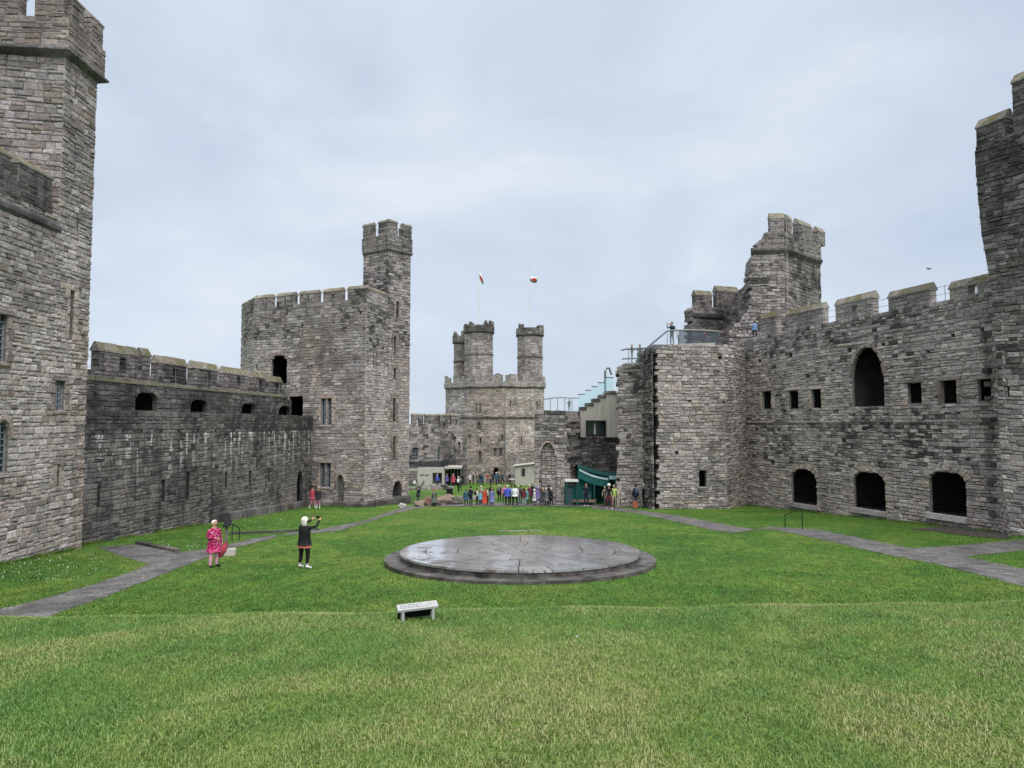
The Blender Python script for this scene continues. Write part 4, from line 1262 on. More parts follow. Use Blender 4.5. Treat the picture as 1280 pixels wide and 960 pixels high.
V, Fc = sweep([A, (xz(728, 63.5)[0], 63.5)], [(-.1, at(716, 557, 63.5).z), (.2, at(716, 557, 63.5).z), (.2, at(716, 554, 63.5).z), (-.1, at(716, 553, 63.5).z)])
T.part('string_course', V, Fc, 'stone_dark')
T.emit_stones(0)
# timber-clad stair enclosure
T = Thing('timber_stair', 'pale timber clad stair enclosure with stepped top and square dark window', 'stair', (*xz(748, 63), at(748, 546, 63).z))
d = 63.0
fx = lambda px: at(px, 520, d).x
fz = lambda py: at(748, py, d).z
edge_px = [725.5, 733, 741.5, 750, 757.5, 776]
tops = [512, 507, 501.5, 496.5, 492]
wr = (732, 757.5, 525.5, 545)
wx0, wx1, wz1, wz0 = fx(wr[0]), fx(wr[1]), fz(wr[2]), fz(wr[3])
zb0 = fz(546.5)
for k in range(5):
    x0, x1 = fx(edge_px[k]), fx(edge_px[k + 1]); zt = fz(tops[k])
    n = 3
    for j in range(n):
        a, b = x0 + (x1 - x0) * j / n, x0 + (x1 - x0) * (j + 1) / n - 0.012
        segs = [(zb0, zt)]
        if wx0 - 0.02 < (a + b) / 2 < wx1 + 0.02: segs = [(wz1, zt)]
        for s0_, s1_ in segs:
            m = Mesh().hexa([(a, d, s0_), (b, d, s0_), (b, d + 1.6, s0_), (a, d + 1.6, s0_), (a, d, s1_), (b, d, s1_), (b, d + 1.6, s1_), (a, d + 1.6, s1_)])
            T.part('board', m.v, m.f, 'timber_clad')
    m = Mesh().box(((x0 + x1) / 2, d + 0.78, zt + 0.12), (x1 - x0 + 0.06, 1.75, 0.24)); T.part('capping', m.v, m.f, 'stone_wet')
m = Mesh().box(((wx0 + wx1) / 2, d + 0.5, (wz0 + wz1) / 2), (wx1 - wx0, 0.05, wz1 - wz0)); wobj = T.part('window', m.v, m.f, 'pane_dark')
for (cx, cz, sx, sz) in (((wx0 + wx1) / 2, wz1 - 0.05, wx1 - wx0, 0.1), ((wx0 + wx1) / 2, wz0 + 0.05, wx1 - wx0, 0.1), (wx0 + 0.05, (wz0 + wz1) / 2, 0.1, wz1 - wz0 - 0.2), (wx1 - 0.05, (wz0 + wz1) / 2, 0.1, wz1 - wz0 - 0.2)):
    m = Mesh().box((cx, d + 0.02, cz), (sx, 0.12, sz)); T.part('frame', m.v, m.f, 'black_iron', wobj)
m = Mesh().box(((fx(743.2) + fx(745)) / 2, d + 0.42, fz(536)), (fx(745) - fx(743.2), 0.04, (wz1 - wz0) * 0.72)); T.part('window_slit_light', m.v, m.f, 'white_metal', wobj)
gt = [502, 493, 488, 483.5, 478.5]
ge = [723, 732, 740, 748, 757, 768]
gtop = [493, 488, 483.5, 478.5, 472]
for k in range(5):
    x0, x1 = fx(ge[k]), fx(ge[k + 1]); z0_, z1_ = fz([511, 505, 500, 495, 490][k]), fz(gtop[k])
    m = Mesh().box(((x0 + x1) / 2, d + 0.3, (z0_ + z1_) / 2), (x1 - x0 - 0.03, 0.03, z1_ - z0_)); T.part('glass_panel', m.v, m.f, 'glass_teal')
    m = Mesh().box(((x0 + x1) / 2, d + 0.3, z1_ + 0.03), (x1 - x0, 0.06, 0.06)); T.part('rail', m.v, m.f, 'black_iron')
m = Mesh().tube([(fx(758), d + .6, fz(490)), (fx(758), d + .6, fz(463)), (fx(760.5), d + .6, fz(459.5)), (fx(763), d + .6, fz(459)), (fx(766), d + .6, fz(468))], 0.1, 6); T.part('hoop_rail', m.v, m.f, 'steel')
# terrace glass rail left of it
T = Thing('glass_balustrade', 'low glass balustrade along the top of the ruined wall end', 'balustrade', (*xz(700, 62.5), at(700, 513, 62.5).z))
zb1 = at(700, 514, 62.5).z
for k in range(5):
    x0, x1 = at(679 + k * 9.0, 505, 62).x, at(679 + (k + 1) * 9.0, 505, 62).x
    m = Mesh().box(((x0 + x1) / 2, 62.0, zb1 + 0.55), (x1 - x0 - 0.04, 0.02, 1.0)); T.part('glass_panel', m.v, m.f, 'glass_clear')
    m = Mesh().box((x0, 62.0, zb1 + 0.55), (0.05, 0.05, 1.1)); T.part('post', m.v, m.f, 'steel')
p0, p1 = at(678, 499.5, 62), at(724, 497.5, 62)
m = Mesh().tube([p0, at(690, 497.5, 62), at(700, 496.8, 62), at(712, 497.5, 62), p1], 0.05, 6); T.part('handrail', m.v, m.f, 'steel')

# ------------------------------------------------------------------ ruined gatehouse (right of centre)
rng = random.Random(31)
T = Thing('ruined_gatehouse', 'broad ruined gatehouse wall with jagged edge and viewing deck on top', 'gatehouse', (13.5, 56, -1.6))
A, B, Cc = xz(820, 55.0), xz(907, 55.6), (19.55, 59.5)
f = Face(A, B); zg = -2.2; zt = at(860, 431, 55.3).z
ou = [(0, zg), (f.L, zg), (f.L, zt), (0.9, zt)] + jag(rng, 0.08, zg + 0.1, zt - 0.5, 0.18)[::-1]
wv = f.rect(873.5, 588, 882.5, 608.5)
put = [(900, 447), (862, 500), (846, 566), (905, 504)]
holes = [(p_rect(*wv), 0.22, (0.4, 2.0))] + [(p_rect(*f.rect(x - 2, y - 2, x + 2, y + 2)), 0.5) for x, y in put]
solid_wall(T, f, ou, holes, 4.0, 'mortar')
gm = lambda u, z, r: 'stone_buff' if r < 0.08 else ('stone_pale' if r < 0.30 else ('stone_brown' if r < 0.36 else None))
masonry(T, f, ou, holes, (0.15, 0.30), (0.24, 0.65), 'stone_grey', 401, alt=gm, proud=(0.02, 0.10), wav=0.03)
dressed(T, f, wv, 0.16, 0.12, 'stone_grey', seed=3)
ge_ = Face(f.pt(-0.12, 0, -4.0), f.pt(-0.12, 0, 0.0))
masonry(T, ge_, p_rect(0, zg, ge_.L, zt - 0.2), (), (0.2, 0.4), (0.25, 0.6), 'stone_wet', 409, alt=('stone_dark', 0.4), proud=(0.02, 0.22), lift=0.1)
for k in range(3):
    u = wv[0] + (wv[2] - wv[0]) * (k + 0.5) / 3
    m = Mesh().tube([f.pt(u, wv[1], -0.2), f.pt(u, wv[3], -0.2)], 0.02, 5); T.part('window_bar', m.v, m.f, 'black_iron')
f_ = Face(B, Cc)
ou = p_rect(0, zg, f_.L, zt + 0.1)
h_ = [(p_rect(*f_.rect(923.5, 593, 926.5, 612)), 0.6)]
solid_wall(T, f_, ou, h_, 2.5, 'mortar', ends=False)
masonry(T, f_, ou, h_, (0.15, 0.30), (0.24, 0.65), 'stone_grey', 403, alt=lambda u, z, r: 'stone_buff' if (z < 1.5 and r < 0.5) or r < 0.12 else ('stone_pale' if r < 0.35 else None), proud=(0.03, 0.12), wav=0.03)
V, Fc = sweep([(A[0], A[1] + 0.6), B, Cc], [(-3.2, zt - 0.3), (-0.05, zt - 0.3), (-0.05, zt + 0.06), (-3.2, zt + 0.06)])
T.part('wall_head', V, Fc, 'mortar')
# left lower leaf
A0, B0 = xz(769.5, 57.6), xz(812, 57.2)
f = Face(A0, B0); zt2 = at(795, 453.5, 57.5).z
ou = [(0.05, zg), (f.L + 1.2, zg), (f.L + 1.2, zt2), (0.9, zt2)] + jag(rng, 0.15, zg + 0.1, zt2 - 0.35, 0.2)[::-1]
solid_wall(T, f, ou, (), 4.0, 'mortar', 'wall')
masonry(T, f, ou, (), (0.18, 0.34), (0.28, 0.75), 'stone_grey', 405, alt=lambda u, z, r: 'stone_wet' if (z > 6 and r < 0.5) or r < 0.12 else ('stone_buff' if r < 0.3 else None), proud=(0.02, 0.11), wav=0.03)
m = Mesh().tube([at(806.5, 452, 57.0), at(806.5, 498, 57.0)], 0.09, 6); T.part('downpipe', m.v, m.f, 'black_iron')
T.emit_stones(300, parent=T.wall_part)

# deck balustrade on the gatehouse
T = Thing('glass_balustrade', 'glass balustrade with sloping handrail on top of the gatehouse', 'balustrade', at(840, 432, 57))
dd = 55.75
rail = [at(776.5, 437.5, 57.9), at(784, 436.3, 57.8), at(808, 435.5, dd), at(834, 413.5, dd), at(851, 412.8, dd), at(880, 413, dd), at(898, 414.5, dd), at(898.6, 420, dd)]
m = Mesh().tube(rail, 0.075, 6); T.part('handrail', m.v, m.f, 'steel')
m = Mesh().tube([at(777.5, 448.5, 57.9), at(790, 448, 57.9), at(806, 448, 57.9)], 0.07, 6); T.part('low_rail', m.v, m.f, 'steel')
def gpanel(x0, x1, yt0, yt1, yb0, yb1, d, mat):
    a, b, c, e_ = at(x0, yb0, d), at(x1, yb1, d), at(x1, yt1, d), at(x0, yt0, d)
    V = []
    for o_ in (0, 0.03):
        V += [(q.x, q.y + o_, q.z) for q in (a, b, c, e_)]
    T.part('glass_panel', V, [(0, 1, 2, 3), (7, 6, 5, 4), (0, 4, 5, 1), (1, 5, 6, 2), (2, 6, 7, 3), (3, 7, 4, 0)], mat)
gpanel(786, 797, 437, 436.5, 453, 453, 57.8, 'glass_clear'); gpanel(797.5, 808, 436.5, 436.5, 453, 453, 57.8, 'glass_clear')
gpanel(809, 821, 436, 426, 450, 442, dd, 'glass_clear'); gpanel(821.5, 833, 425.5, 415.5, 441.5, 432, dd, 'glass_clear'); gpanel(834.5, 848, 414.5, 414, 431.5, 431.5, dd, 'glass_clear')
gpanel(849, 865, 414, 414, 430.5, 430, dd, 'glass_smoke'); gpanel(865.5, 881, 414, 414, 430, 429.5, dd, 'glass_smoke'); gpanel(881.5, 897, 414.5, 415.5, 429.5, 428.5, dd, 'glass_smoke')
for x, y0, y1, d_ in ((786, 437, 453, 57.8), (808, 436, 451, dd), (834, 414, 432, dd), (849, 413.5, 431, dd)):
    m = Mesh().tube([at(x, y0, d_), at(x, y1 + 1, d_)], 0.025, 5); T.part('post', m.v, m.f, 'steel')
# pale coping slab under the smoked glass
m = Mesh()
a, b = at(848, 432, 55.6), at(893, 430.5, 55.6)
m.hexa([(a.x, 55.45, a.z - .2), (b.x, 55.45, b.z - .2), (b.x, 56.6, b.z - .2), (a.x, 56.6, a.z - .2), (a.x, 55.45, a.z + .12), (b.x, 55.45, b.z + .12), (b.x, 56.6, b.z + .12), (a.x, 56.6, a.z + .12)])
T.part('deck_edge', m.v, m.f, 'concrete')

# gatehouse turret and broken upper wall
T = Thing('gatehouse_turret', 'square battlemented turret with broken left side behind the right wall', 'turret', (*xz(985, 64), -2))
K = [xz(943, 62.3), xz(985, 62.0), xz(1030, 66.5), (xz(1030, 66.5)[0] - 3.5, 70), ]
f = Face(K[0], K[1]); zs = at(985, 314, 62).z; zb_ = 10.0
ou = [(0, zb_), (f.L, zb_), (f.L, zs)] + [(0.35, zs)] + [(u + 0.0, z) for u, z in jag(rng, -0.12, zb_ + 0.1, zs - 0.6, 0.15, 0.35)[::-1]]
solid_wall(T, f, ou, (), 2.2, 'mortar')
masonry(T, f, ou, (), (0.2, 0.36), (0.3, 0.8), 'stone_wet', 501, alt=('stone_grey', 0.45), proud=(0.02, 0.09), two=False)
f = Face(K[1], K[2])
solid_wall(T, f, p_rect(0, zb_, f.L, zs), (), 1.0, 'mortar', ends=False)
masonry(T, f, p_rect(0, zb_, f.L, zs), (), (0.2, 0.36), (0.3, 0.8), 'stone_wet', 503, alt=('stone_dark', 0.3), proud=(0.02, 0.09), two=False, ext=0.02)
slab_top(T, [K[0], K[1], K[2], (K[0][0] + 4, 69)], zs + 0.2)
V, Fc = sweep(K[:3], [(-0.15, zs - 0.3), (0.03, zs - 0.3), (0.28, zs + 0.05), (0.28, zs + 0.2), (0.12, zs + 0.35), (-0.15, zs + 0.35)])
T.part('string_course', V, Fc, 'stone_dark')
zc = at(985, 290, 62).z; zm2 = at(975, 265.5, 62).z
f = Face(K[0], K[1], 0.1)
ou = [(0.9, zs + 0.3), (f.L, zs + 0.3), (f.L, zc), (1.2, zc), (1.0, zc - 0.5), (0.5, zc - 0.9), (0.2, zs + 0.6)]
solid_wall(T, f, ou, (), 0.6, 'mortar', 'parapet'); masonry(T, f, ou, (), (0.2, 0.34), (0.3, 0.7), 'stone_wet', 505, two=False, ext=0.02)
merlon(T, f, f.uv(962.5, 280)[0], f.L - 0.02, zc, zm2, 0.6, 0.55, 'stone_wet', seed=506)
f = Face(K[1], K[2], 0.1)
ou = p_rect(0, zs + 0.3, f.L, zc)
solid_wall(T, f, ou, (), 0.6, 'mortar', 'parapet', ends=True); masonry(T, f, ou, (), (0.2, 0.34), (0.3, 0.7), 'stone_wet', 507, two=False, ext=0.02)
for i, (x0, x1) in enumerate(((985.5, 990.0), (998.5, 1015.0), (1023, 1031))):
    u0, u1 = f.uv(x0, 285)[0], f.uv(x1, 290)[0]
    sl = ((u0 + u1) / 2 - 0.06, zc - 0.0 + 0.02, (u0 + u1) / 2 + 0.06, zm2 - 0.7) if i == 1 else None
    merlon(T, f, u0, u1, zc, zm2, 0.6, 0.55, 'stone_wet', seed=510 + i, slot=sl)
m = Mesh().tube([f.pt(0.05, zb_, 0.12), f.pt(0.05, zm2 - 0.6, 0.12)], 0.02, 5); T.part('lightning_conductor', m.v, m.f, 'stone_pale')
T.emit_stones(0)
T = Thing('ruined_wall', 'broken upper gatehouse wall with two merlons left of the square turret', 'wall', (*xz(900, 65), 10.5))
A, B, D = xz(868, 66), xz(906, 67.0), xz(943, 63.2)
f = Face(A, B); zt = at(885, 383, 66.2).z; zb_ = 9.0
ou = [(0, zb_), (f.L, zb_), (f.L, zt), (0.3, zt)] + jag(rng, 0.1, zb_ + .1, zt - .3, 0.25, 0.3)[::-1]
solid_wall(T, f, ou, (), 1.5, 'mortar'); masonry(T, f, ou, (), (0.2, 0.36), (0.3, 0.8), 'stone_wet', 520, two=False, alt=('stone_grey', 0.3))
merlon(T, f, f.uv(870, 370)[0], f.uv(890, 370)[0], zt, at(880, 361.5, 66).z, 0.7, 0.55, 'stone_wet', seed=521)
merlon(T, f, f.uv(896.5, 370)[0], f.uv(923, 370)[0], zt, at(905, 355.5, 66.5).z, 0.7, 0.6, 'stone_wet', seed=522, slot=(f.uv(907, 370)[0], zt + 0.05, f.uv(911, 370)[0], zt + 0.6))
V, Fc = sweep([A, B], [(-.1, at(890, 396, 66).z), (.25, at(890, 396, 66).z), (.3, at(890, 392, 66).z), (-.1, at(890, 391, 66).z)])
T.part('string_course', V, Fc, 'stone_dark')
f = Face(B, D)
ou = [(0, zb_), (f.L, zb_), (f.L, at(941, 352, 63.4).z), (f.L * 0.7, at(930, 359, 64.3).z), (f.L * 0.3, at(917, 371, 65.5).z), (0, zt - 0.1)]
solid_wall(T, f, ou, (), 1.2, 'mortar', ends=False); masonry(T, f, ou, (), (0.2, 0.34), (0.3, 0.7), 'stone_wet', 523, two=False, alt=('stone_brown', 0.3))
bf = Face(xz(911, 62.4), xz(944, 61.7))
bt = [(bf.uv(x, y)) for x, y in ((944, 372), (940, 381), (936, 382), (933, 393), (928, 394), (925, 403), (919, 404), (915, 412), (911, 413))]
ou = [(0, zb_), (bf.L, zb_)] + bt
solid_wall(T, bf, ou, (), 0.8, 'mortar', 'broken_wall'); masonry(T, bf, ou, (), (0.2, 0.36), (0.25, 0.6), 'stone_grey', 524, alt=('stone_wet', 0.4), proud=(0.03, 0.2))
T.emit_stones(0)

# ------------------------------------------------------------------ right curtain wall
W1, W2 = (19.55, 59.9), (26.3, 36.6)
T = Thing('curtain_wall', 'long right curtain wall with three dark arches and battlements', 'wall', (22.5, 48, -1.2))
f = Face(W1, W2); zt = 12.25; zg = -2.2
def RW(*r): return f.rect(*r)
low = [p_arch(*RW(990, 586, 1022, 631), 'flat'), p_arch(*RW(1068, 588.5, 1108, 638), 'flat'), p_arch(*RW(1163, 588, 1209, 645), 'flat')]
big = p_arch(*RW(1065, 433, 1105, 508), 'pointed', 8)
sq = [RW(953, 489, 965, 511), RW(986, 487.5, 998, 511), RW(1015, 486.5, 1027.5, 511), RW(1135, 478.5, 1152, 504), RW(1177, 475.5, 1197, 504), RW(1223, 474, 1239, 501)]
put = [(950, 451), (988, 444), (1062, 437.5), (1104, 431.5), (1191, 420), (1228, 412), (1056, 551), (967, 578), (1010, 470), (1160, 440)]
pz = [RW(x - 2.4, y - 2.6, x + 2.4, y + 2.6) for x, y in put]
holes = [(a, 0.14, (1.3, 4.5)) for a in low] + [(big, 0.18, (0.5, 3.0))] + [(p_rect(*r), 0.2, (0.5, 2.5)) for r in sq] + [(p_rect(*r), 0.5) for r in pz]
ou = p_rect(0, zg, f.L, zt)
solid_wall(T, f, ou, holes, 5.5, 'mortar', ends=False)
zst = 5.25
def rwm(u, z, r):
    if z < 2.1 + 0.3 * math.sin(u): return 'stone_buff' if r < 0.45 else ('stone_pale' if r < 0.8 else None)
    if z < 5.2 and r > 0.62 and math.sin(u * 0.9 + z) > -0.3: return 'stone_wet'
    if z > 10.5 and r < 0.35: return 'stone_wet'
    return 'stone_pale' if r < 0.30 else ('stone_buff' if r < 0.36 else ('stone_wet' if r < 0.45 else None))
hp = [h[0] for h in holes]
masonry(T, f, p_rect(0, zg, f.L, zst), [h for h in hp if min(p[1] for p in h) < zst], (0.14, 0.29), (0.22, 0.62), 'stone_grey', 601, alt=rwm, proud=(0.02, 0.085), wav=0.025, lift=0.06)
masonry(T, f, p_rect(0, zst, f.L, zt), [h for h in hp if max(p[1] for p in h) > zst], (0.14, 0.29), (0.22, 0.62), 'stone_grey', 603, alt=rwm, proud=(0.015, 0.09), wav=0.025)
for i, a in enumerate(low): voussoirs(T, f, a, 0.40, 610 + i, 'stone_buff', 0.14)
voussoirs(T, f, big, 0.3, 620, 'stone_brown', 0.12)
for i, r in enumerate(sq): dressed(T, f, r, 0.2, 0.11, 'stone_buff' if i < 3 else 'stone_brown', seed=i + 3, sill=False, jamb=(i % 2 == 0))
# sill slabs inside the low arches
for i, a in enumerate(low):
    m = Mesh().hexa([f.pt(a[0][0] - .1, a[0][1] - .25, .1), f.pt(a[0][0] - .1, a[0][1] - .25, .32), f.pt(a[1][0] + .1, a[0][1] - .25, .32), f.pt(a[1][0] + .1, a[0][1] - .25, .1),
                     f.pt(a[0][0] - .1, a[0][1] + .08, .1), f.pt(a[0][0] - .1, a[0][1] + .04, .28), f.pt(a[1][0] + .1, a[0][1] + .04, .28), f.pt(a[1][0] + .1, a[0][1] + .08, .1)])
    T.part('sill', m.v, m.f, 'stone_grey')
# wall walk floor and battlements at the back of it
V = [f.pt(0, zt, 0), f.pt(f.L, zt, 0), f.pt(f.L, zt, -3), f.pt(0, zt, -3)]
T.part('wall_walk', V, [(0, 1, 2, 3)], 'mortar')
fp = f.off(-0.06)
for i, (x0, x1, yt) in enumerate(((950, 975.5, 391), (984.5, 1034, 383), (1043.5, 1097.5, 369.5), (1110, 1171.5, 359), (1187, 1262, 345.5))):
    u0, u1 = fp.uv(x0 + 1, 395)[0], fp.uv(x1 - (6, 6, 7, 9, 0)[i], 380)[0]
    ztm = fp.uv((x0 + x1) / 2, yt)[1]
    sl = None
    if i in (2, 4):
        xa = 1064 if i == 2 else 1211
        ua = fp.uv(xa, 380)[0]; sl = (ua, zt + 0.05, ua + 0.55, zt + 0.85)
    merlon(T, fp, u0, u1, zt, ztm + 0.1, 0.5, 0.5, 'stone_grey', 'coping', 'mortar', 630 + i, sl, two=True, over=0.06)
V = [f.pt(0, zst - .08, 0.02), f.pt(0, zst - .06, .16), f.pt(f.L, zst - .06, .16), f.pt(f.L, zst - .08, 0.02), f.pt(0, zst + .1, 0.02), f.pt(0, zst, .15), f.pt(f.L, zst, .15), f.pt(f.L, zst + .1, 0.02)]
m = Mesh().hexa(V); T.part('offset_course', m.v, m.f, 'stone_wet')
T.emit_stones(300, parent=T.wall_part)
T = Thing('walkway_railing', 'thin wire railing below the battlements of the right curtain wall', 'railing', f.pt(12, zt, 0))
for zz in (0.35, 0.8):
    m = Mesh().tube([f.pt(2, zt + zz, 0.14), f.pt(f.L - .3, zt + zz, 0.14)], 0.012, 4); T.part('wire', m.v, m.f, 'steel')
for k in range(11):
    u = 2.2 + k * 1.98
    m = Mesh().tube([f.pt(u, zt - 0.1, 0.14), f.pt(u, zt + 0.85, 0.14)], 0.016, 5); T.part('post', m.v, m.f, 'steel')

# ------------------------------------------------------------------ right tower
G1_, G2_ = (25.25, 36.2), (30.0, 24.3)
T = Thing('castle_tower', 'dark battlemented tower cut off by the right edge of the picture', 'tower', (26.5, 33, -0.5))
f = Face(G1_, G2_); zt = 19.9
ou = [(0, -0.9), (f.L, -0.4), (f.L, zt), (f.uv(1219.5, 168)[0], zt)] + [f.uv(x, y) for x, y in ((1218.5, 193), (1222, 240), (1227, 293), (1236, 343), (1242, 380), (1246, 450), (1248.5, 520), (1253, 600))]
hs = [(p_rect(*f.rect(1256, 480, 1262, 497)), 0.5)]
solid_wall(T, f, ou, hs, 3.0, 'mortar')
def rtm(u, z, r):
    if z > 11: return 'stone_dark' if r < 0.75 else 'stone_wet'
    if z > 7: return 'stone_wet' if r < 0.55 else 'stone_grey'
    return 'stone_grey' if r < 0.5 else ('stone_pale' if r < 0.9 else 'stone_buff')
masonry(T, f, ou, hs, (0.16, 0.32), (0.26, 0.7), 'stone_grey', 701, alt=rtm, proud=(0.02, 0.10), wav=0.03)
fs = Face((25.95, 37.9), G1_)
sg = p_rect(-0.1, -1.1, fs.L, 10.5)
solid_wall(T, fs, sg, (), 1.0, 'mortar_pale', ends=False)
masonry(T, fs, sg, (), (0.16, 0.3), (0.2, 0.6), 'stone_pale', 703, proud=(0.02, 0.16))
rng = random.Random(77)
for k in range(13):      # torn toothing stones where the wall was bonded in
    z = 0.2 + k * 0.88 + rng.uniform(-.2, .2)
    q = fs.pt(-0.2, z, 0.1)
    m = Mesh().box((q[0] - 0.15, q[1] + .15, z), (rng.uniform(.3, .7), rng.uniform(.3, .6), rng.uniform(.16, .3)), rng.uniform(-.3, .3)); T.part('toothing_stone', m.v, m.f, 'stone_dark' if k % 2 else 'stone_wet')
for i, (u0, u1, z1, z2) in enumerate(((f.uv(1220, 160)[0], 0.42, zt, 21.4), (0.85, 2.6, zt, 23.0), (4.1, 6.0, zt, 22.0), (6.8, 8.6, zt, 22.0))):
    merlon(T, f, u0, u1, z1, z2, 0.7, 0.55, 'stone_dark', 'coping', 'mortar_dark', 710 + i, two=True)
solid_wall(T, f.off(-0.1), p_rect(0.9, zt - 0.05, f.L, zt + 0.55), (), 0.5, 'mortar_dark', 'parapet')
masonry(T, f.off(-0.1), p_rect(0.96, zt, f.L, zt + 0.5), (), (0.2, 0.3), (0.3, 0.7), 'stone_dark', 715)
T.emit_stones(300, parent=T.wall_part)

# ------------------------------------------------------------------ slate dais
DX, DY, DR = 0.30, 27.15, 5.05
DS = -0.030                                   # fall of the dais
ZD = ZG0 + SLOPE * (DY - DR)                  # ground at its front
dz = lambda x, y: ZD + DS * (y - (DY - DR))
plain_mat('slate_edge', (0.085, 0.078, 0.074), 0.45, var=0.8, scale=1.8, bmp=0.02)
T = Thing('slate_dais', 'large round stepped slate dais, wet and shining in the lawn', 'dais', (DX, DY, ZD - 0.3))
def sector(r0, r1, a0, a1, z0, z1, tilt=(0, 0), n=3, gap=0.008):
    """one slab of a ring, gap in metres"""
    V = []
    g1 = gap / max(r1, 0.1); g0 = gap / max(r0, 0.3)
    ring = []
    for r, g in ((max(r0 + gap, 0.02), g0), (r1 - gap, g1)):
        for i in range(n + 1):
            a = a0 + g + (a1 - a0 - 2 * g) * i / n
            ring.append((DX + r * math.cos(a), DY + r * math.sin(a)))
    for zz in (z0, z1):
        for (x, y) in ring:
            t = 0 if zz == z0 else tilt[0] * (x - DX) * 0.2 + tilt[1] * (y - DY) * 0.2
            V.append((x, y, dz(x, y) + zz + (tilt[0] * 0.5 if zz == z1 else 0)))
    m = n + 1
    N = 2 * m
    Fc = []
    for i in range(n):
        Fc.append((N + i, N + m + i, N + m + i + 1, N + i + 1))
        Fc.append((m + i, m + i + 1, N + m + i + 1, N + m + i))
        Fc.append((i, N + i, N + i + 1, i + 1))
    Fc += [(0, m, N + m, N), (m - 1, N + m - 1, N + 2 * m - 1, 2 * m - 1)]
    return V, Fc
rng = random.Random(5)
for k in range(40):
    a = 2 * math.pi * k / 40
    V, Fc = sector(DR - 0.62, DR, a, a + 2 * math.pi / 40, -0.5, 0.10, (rng.uniform(-.012, .012), 0), 2, 0.006); T.part('step_slab', V, Fc, 'slate_edge')
for k in range(32):
    a = 2 * math.pi * (k + .3) / 32
    V, Fc = sector(DR - 1.1, DR - 0.60, a, a + 2 * math.pi / 32, 0.06, 0.255, (0, 0), 2, 0.004); T.part('riser_stone', V, Fc, 'slate_edge')
for (r0, r1, n, off) in ((0.0, 0.95, 8, 0.2), (0.95, 2.35, 14, 0.05), (2.35, 3.55, 20, 0.3), (3.55, 4.50, 26, 0.1)):
    for k in range(n):
        a = off + 2 * math.pi * k / n
        V, Fc = sector(r0, r1, a, a + 2 * math.pi / n, 0.26, 0.335, (rng.uniform(-.012, .012), 0), 4, 0.016); T.part('slab', V, Fc, 'wet_slate')
# pale kerb strip behind the dais
a, b = gp(624, 664.5), gp(676, 664.2)
m = Mesh().hexa([(a.x, a.y, a.z), (b.x, b.y, b.z), (b.x, b.y + .16, b.z), (a.x, a.y + .16, a.z), (a.x, a.y, a.z + .035), (b.x, b.y, b.z + .035), (b.x, b.y + .16, b.z + .035), (a.x, a.y + .16, a.z + .035)])
single('stone_strip', m.v, m.f, 'stone_grey', 'pale flat stone strip in the grass behind the dais', 'stone')

# ------------------------------------------------------------------ information plaque on the brow of the mound
pd = 9.75
c = at(522, 766, pd); gx = gz(c.x, c.y)
T = Thing('information_plaque', 'low white framed information plaque on short legs in the grass', 'plaque', (c.x, c.y, gx))
pw, rz = 0.53, 0.0
e0, e1 = Vector((c.x - pw / 2, pd, 0)), Vector((c.x + pw / 2, pd + 0.16, 0))
uu = (e1 - e0).normalized(); nn = Vector((uu.y, -uu.x, 0))
zf = 0.115; tilt = 0.24
def PP(u, v, h):   # along, up the sloping board, out of its face
    p = e0 + uu * u - nn * (v * math.cos(tilt)) - nn * (-h * math.sin(tilt))
    return (p.x, p.y, gx + zf + 0.025 * (u / pw) + v * math.sin(tilt) + h * math.cos(tilt))
plain_mat('plaque_white', (0.36, 0.36, 0.355), 0.5, var=0.06); plain_mat('plaque_text', (0.12, 0.12, 0.14), 0.6, var=0.5, scale=40)
Ld = (e1 - e0).length
def slab(u0, v0, u1, v1, h0, h1, nm, mat):
    m = Mesh().hexa([PP(u0, v0, h0), PP(u1, v0, h0), PP(u1, v1, h0), PP(u0, v1, h0), PP(u0, v0, h1), PP(u1, v0, h1), PP(u1, v1, h1), PP(u0, v1, h1)])
    return T.part(nm, m.v, m.f, mat)
bd = slab(0, 0, Ld, 0.17, 0, 0.03, 'board', 'plaque_white')
rng = random.Random(3)
for r in range(3):
    u = 0.04
    while u < Ld - 0.07:
        l = rng.uniform(0.02, 0.055)
        if rng.random() < 0.85: slab(u, 0.045 + r * 0.038, min(u + l, Ld - 0.03), 0.058 + r * 0.038, 0.0302, 0.0312, 'print_line', 'plaque_text')
        u += l + 0.012
for u in (0.05, Ld - 0.09):
    for v in (0.005, 0.13):
        q = PP(u, v, -0.001)
        m = Mesh().box((q[0] + 0.02, q[1] + 0.015, (q[2] + gx - 0.08) / 2), (0.035, 0.03, q[2] - gx + 0.08)); T.part('leg', m.v, m.f, 'plaque_white')
bk_ = slab(0.02, 0.135, Ld - 0.02, 0.165, -0.17, -0.002, 'shade_panel', 'black_iron')  # black panel added to stand for the shade under the board
# small pebble lying on the mound
rx_, rz_ = ray(721, 799.5)
yb = 6.0
while CAMZ + rz_ * yb > gz(rx_ * yb, yb): yb += 0.02
m = Mesh().lathe((rx_ * yb, yb, gz(rx_ * yb, yb) + .02), [(.007, 0), (.016, .007), (.015, .016), (.006, .022)], 7, 1.2, .9)
single('pebble', m.v, m.f, 'concrete', 'small pale pebble lying in the grass of the mound', 'pebble')

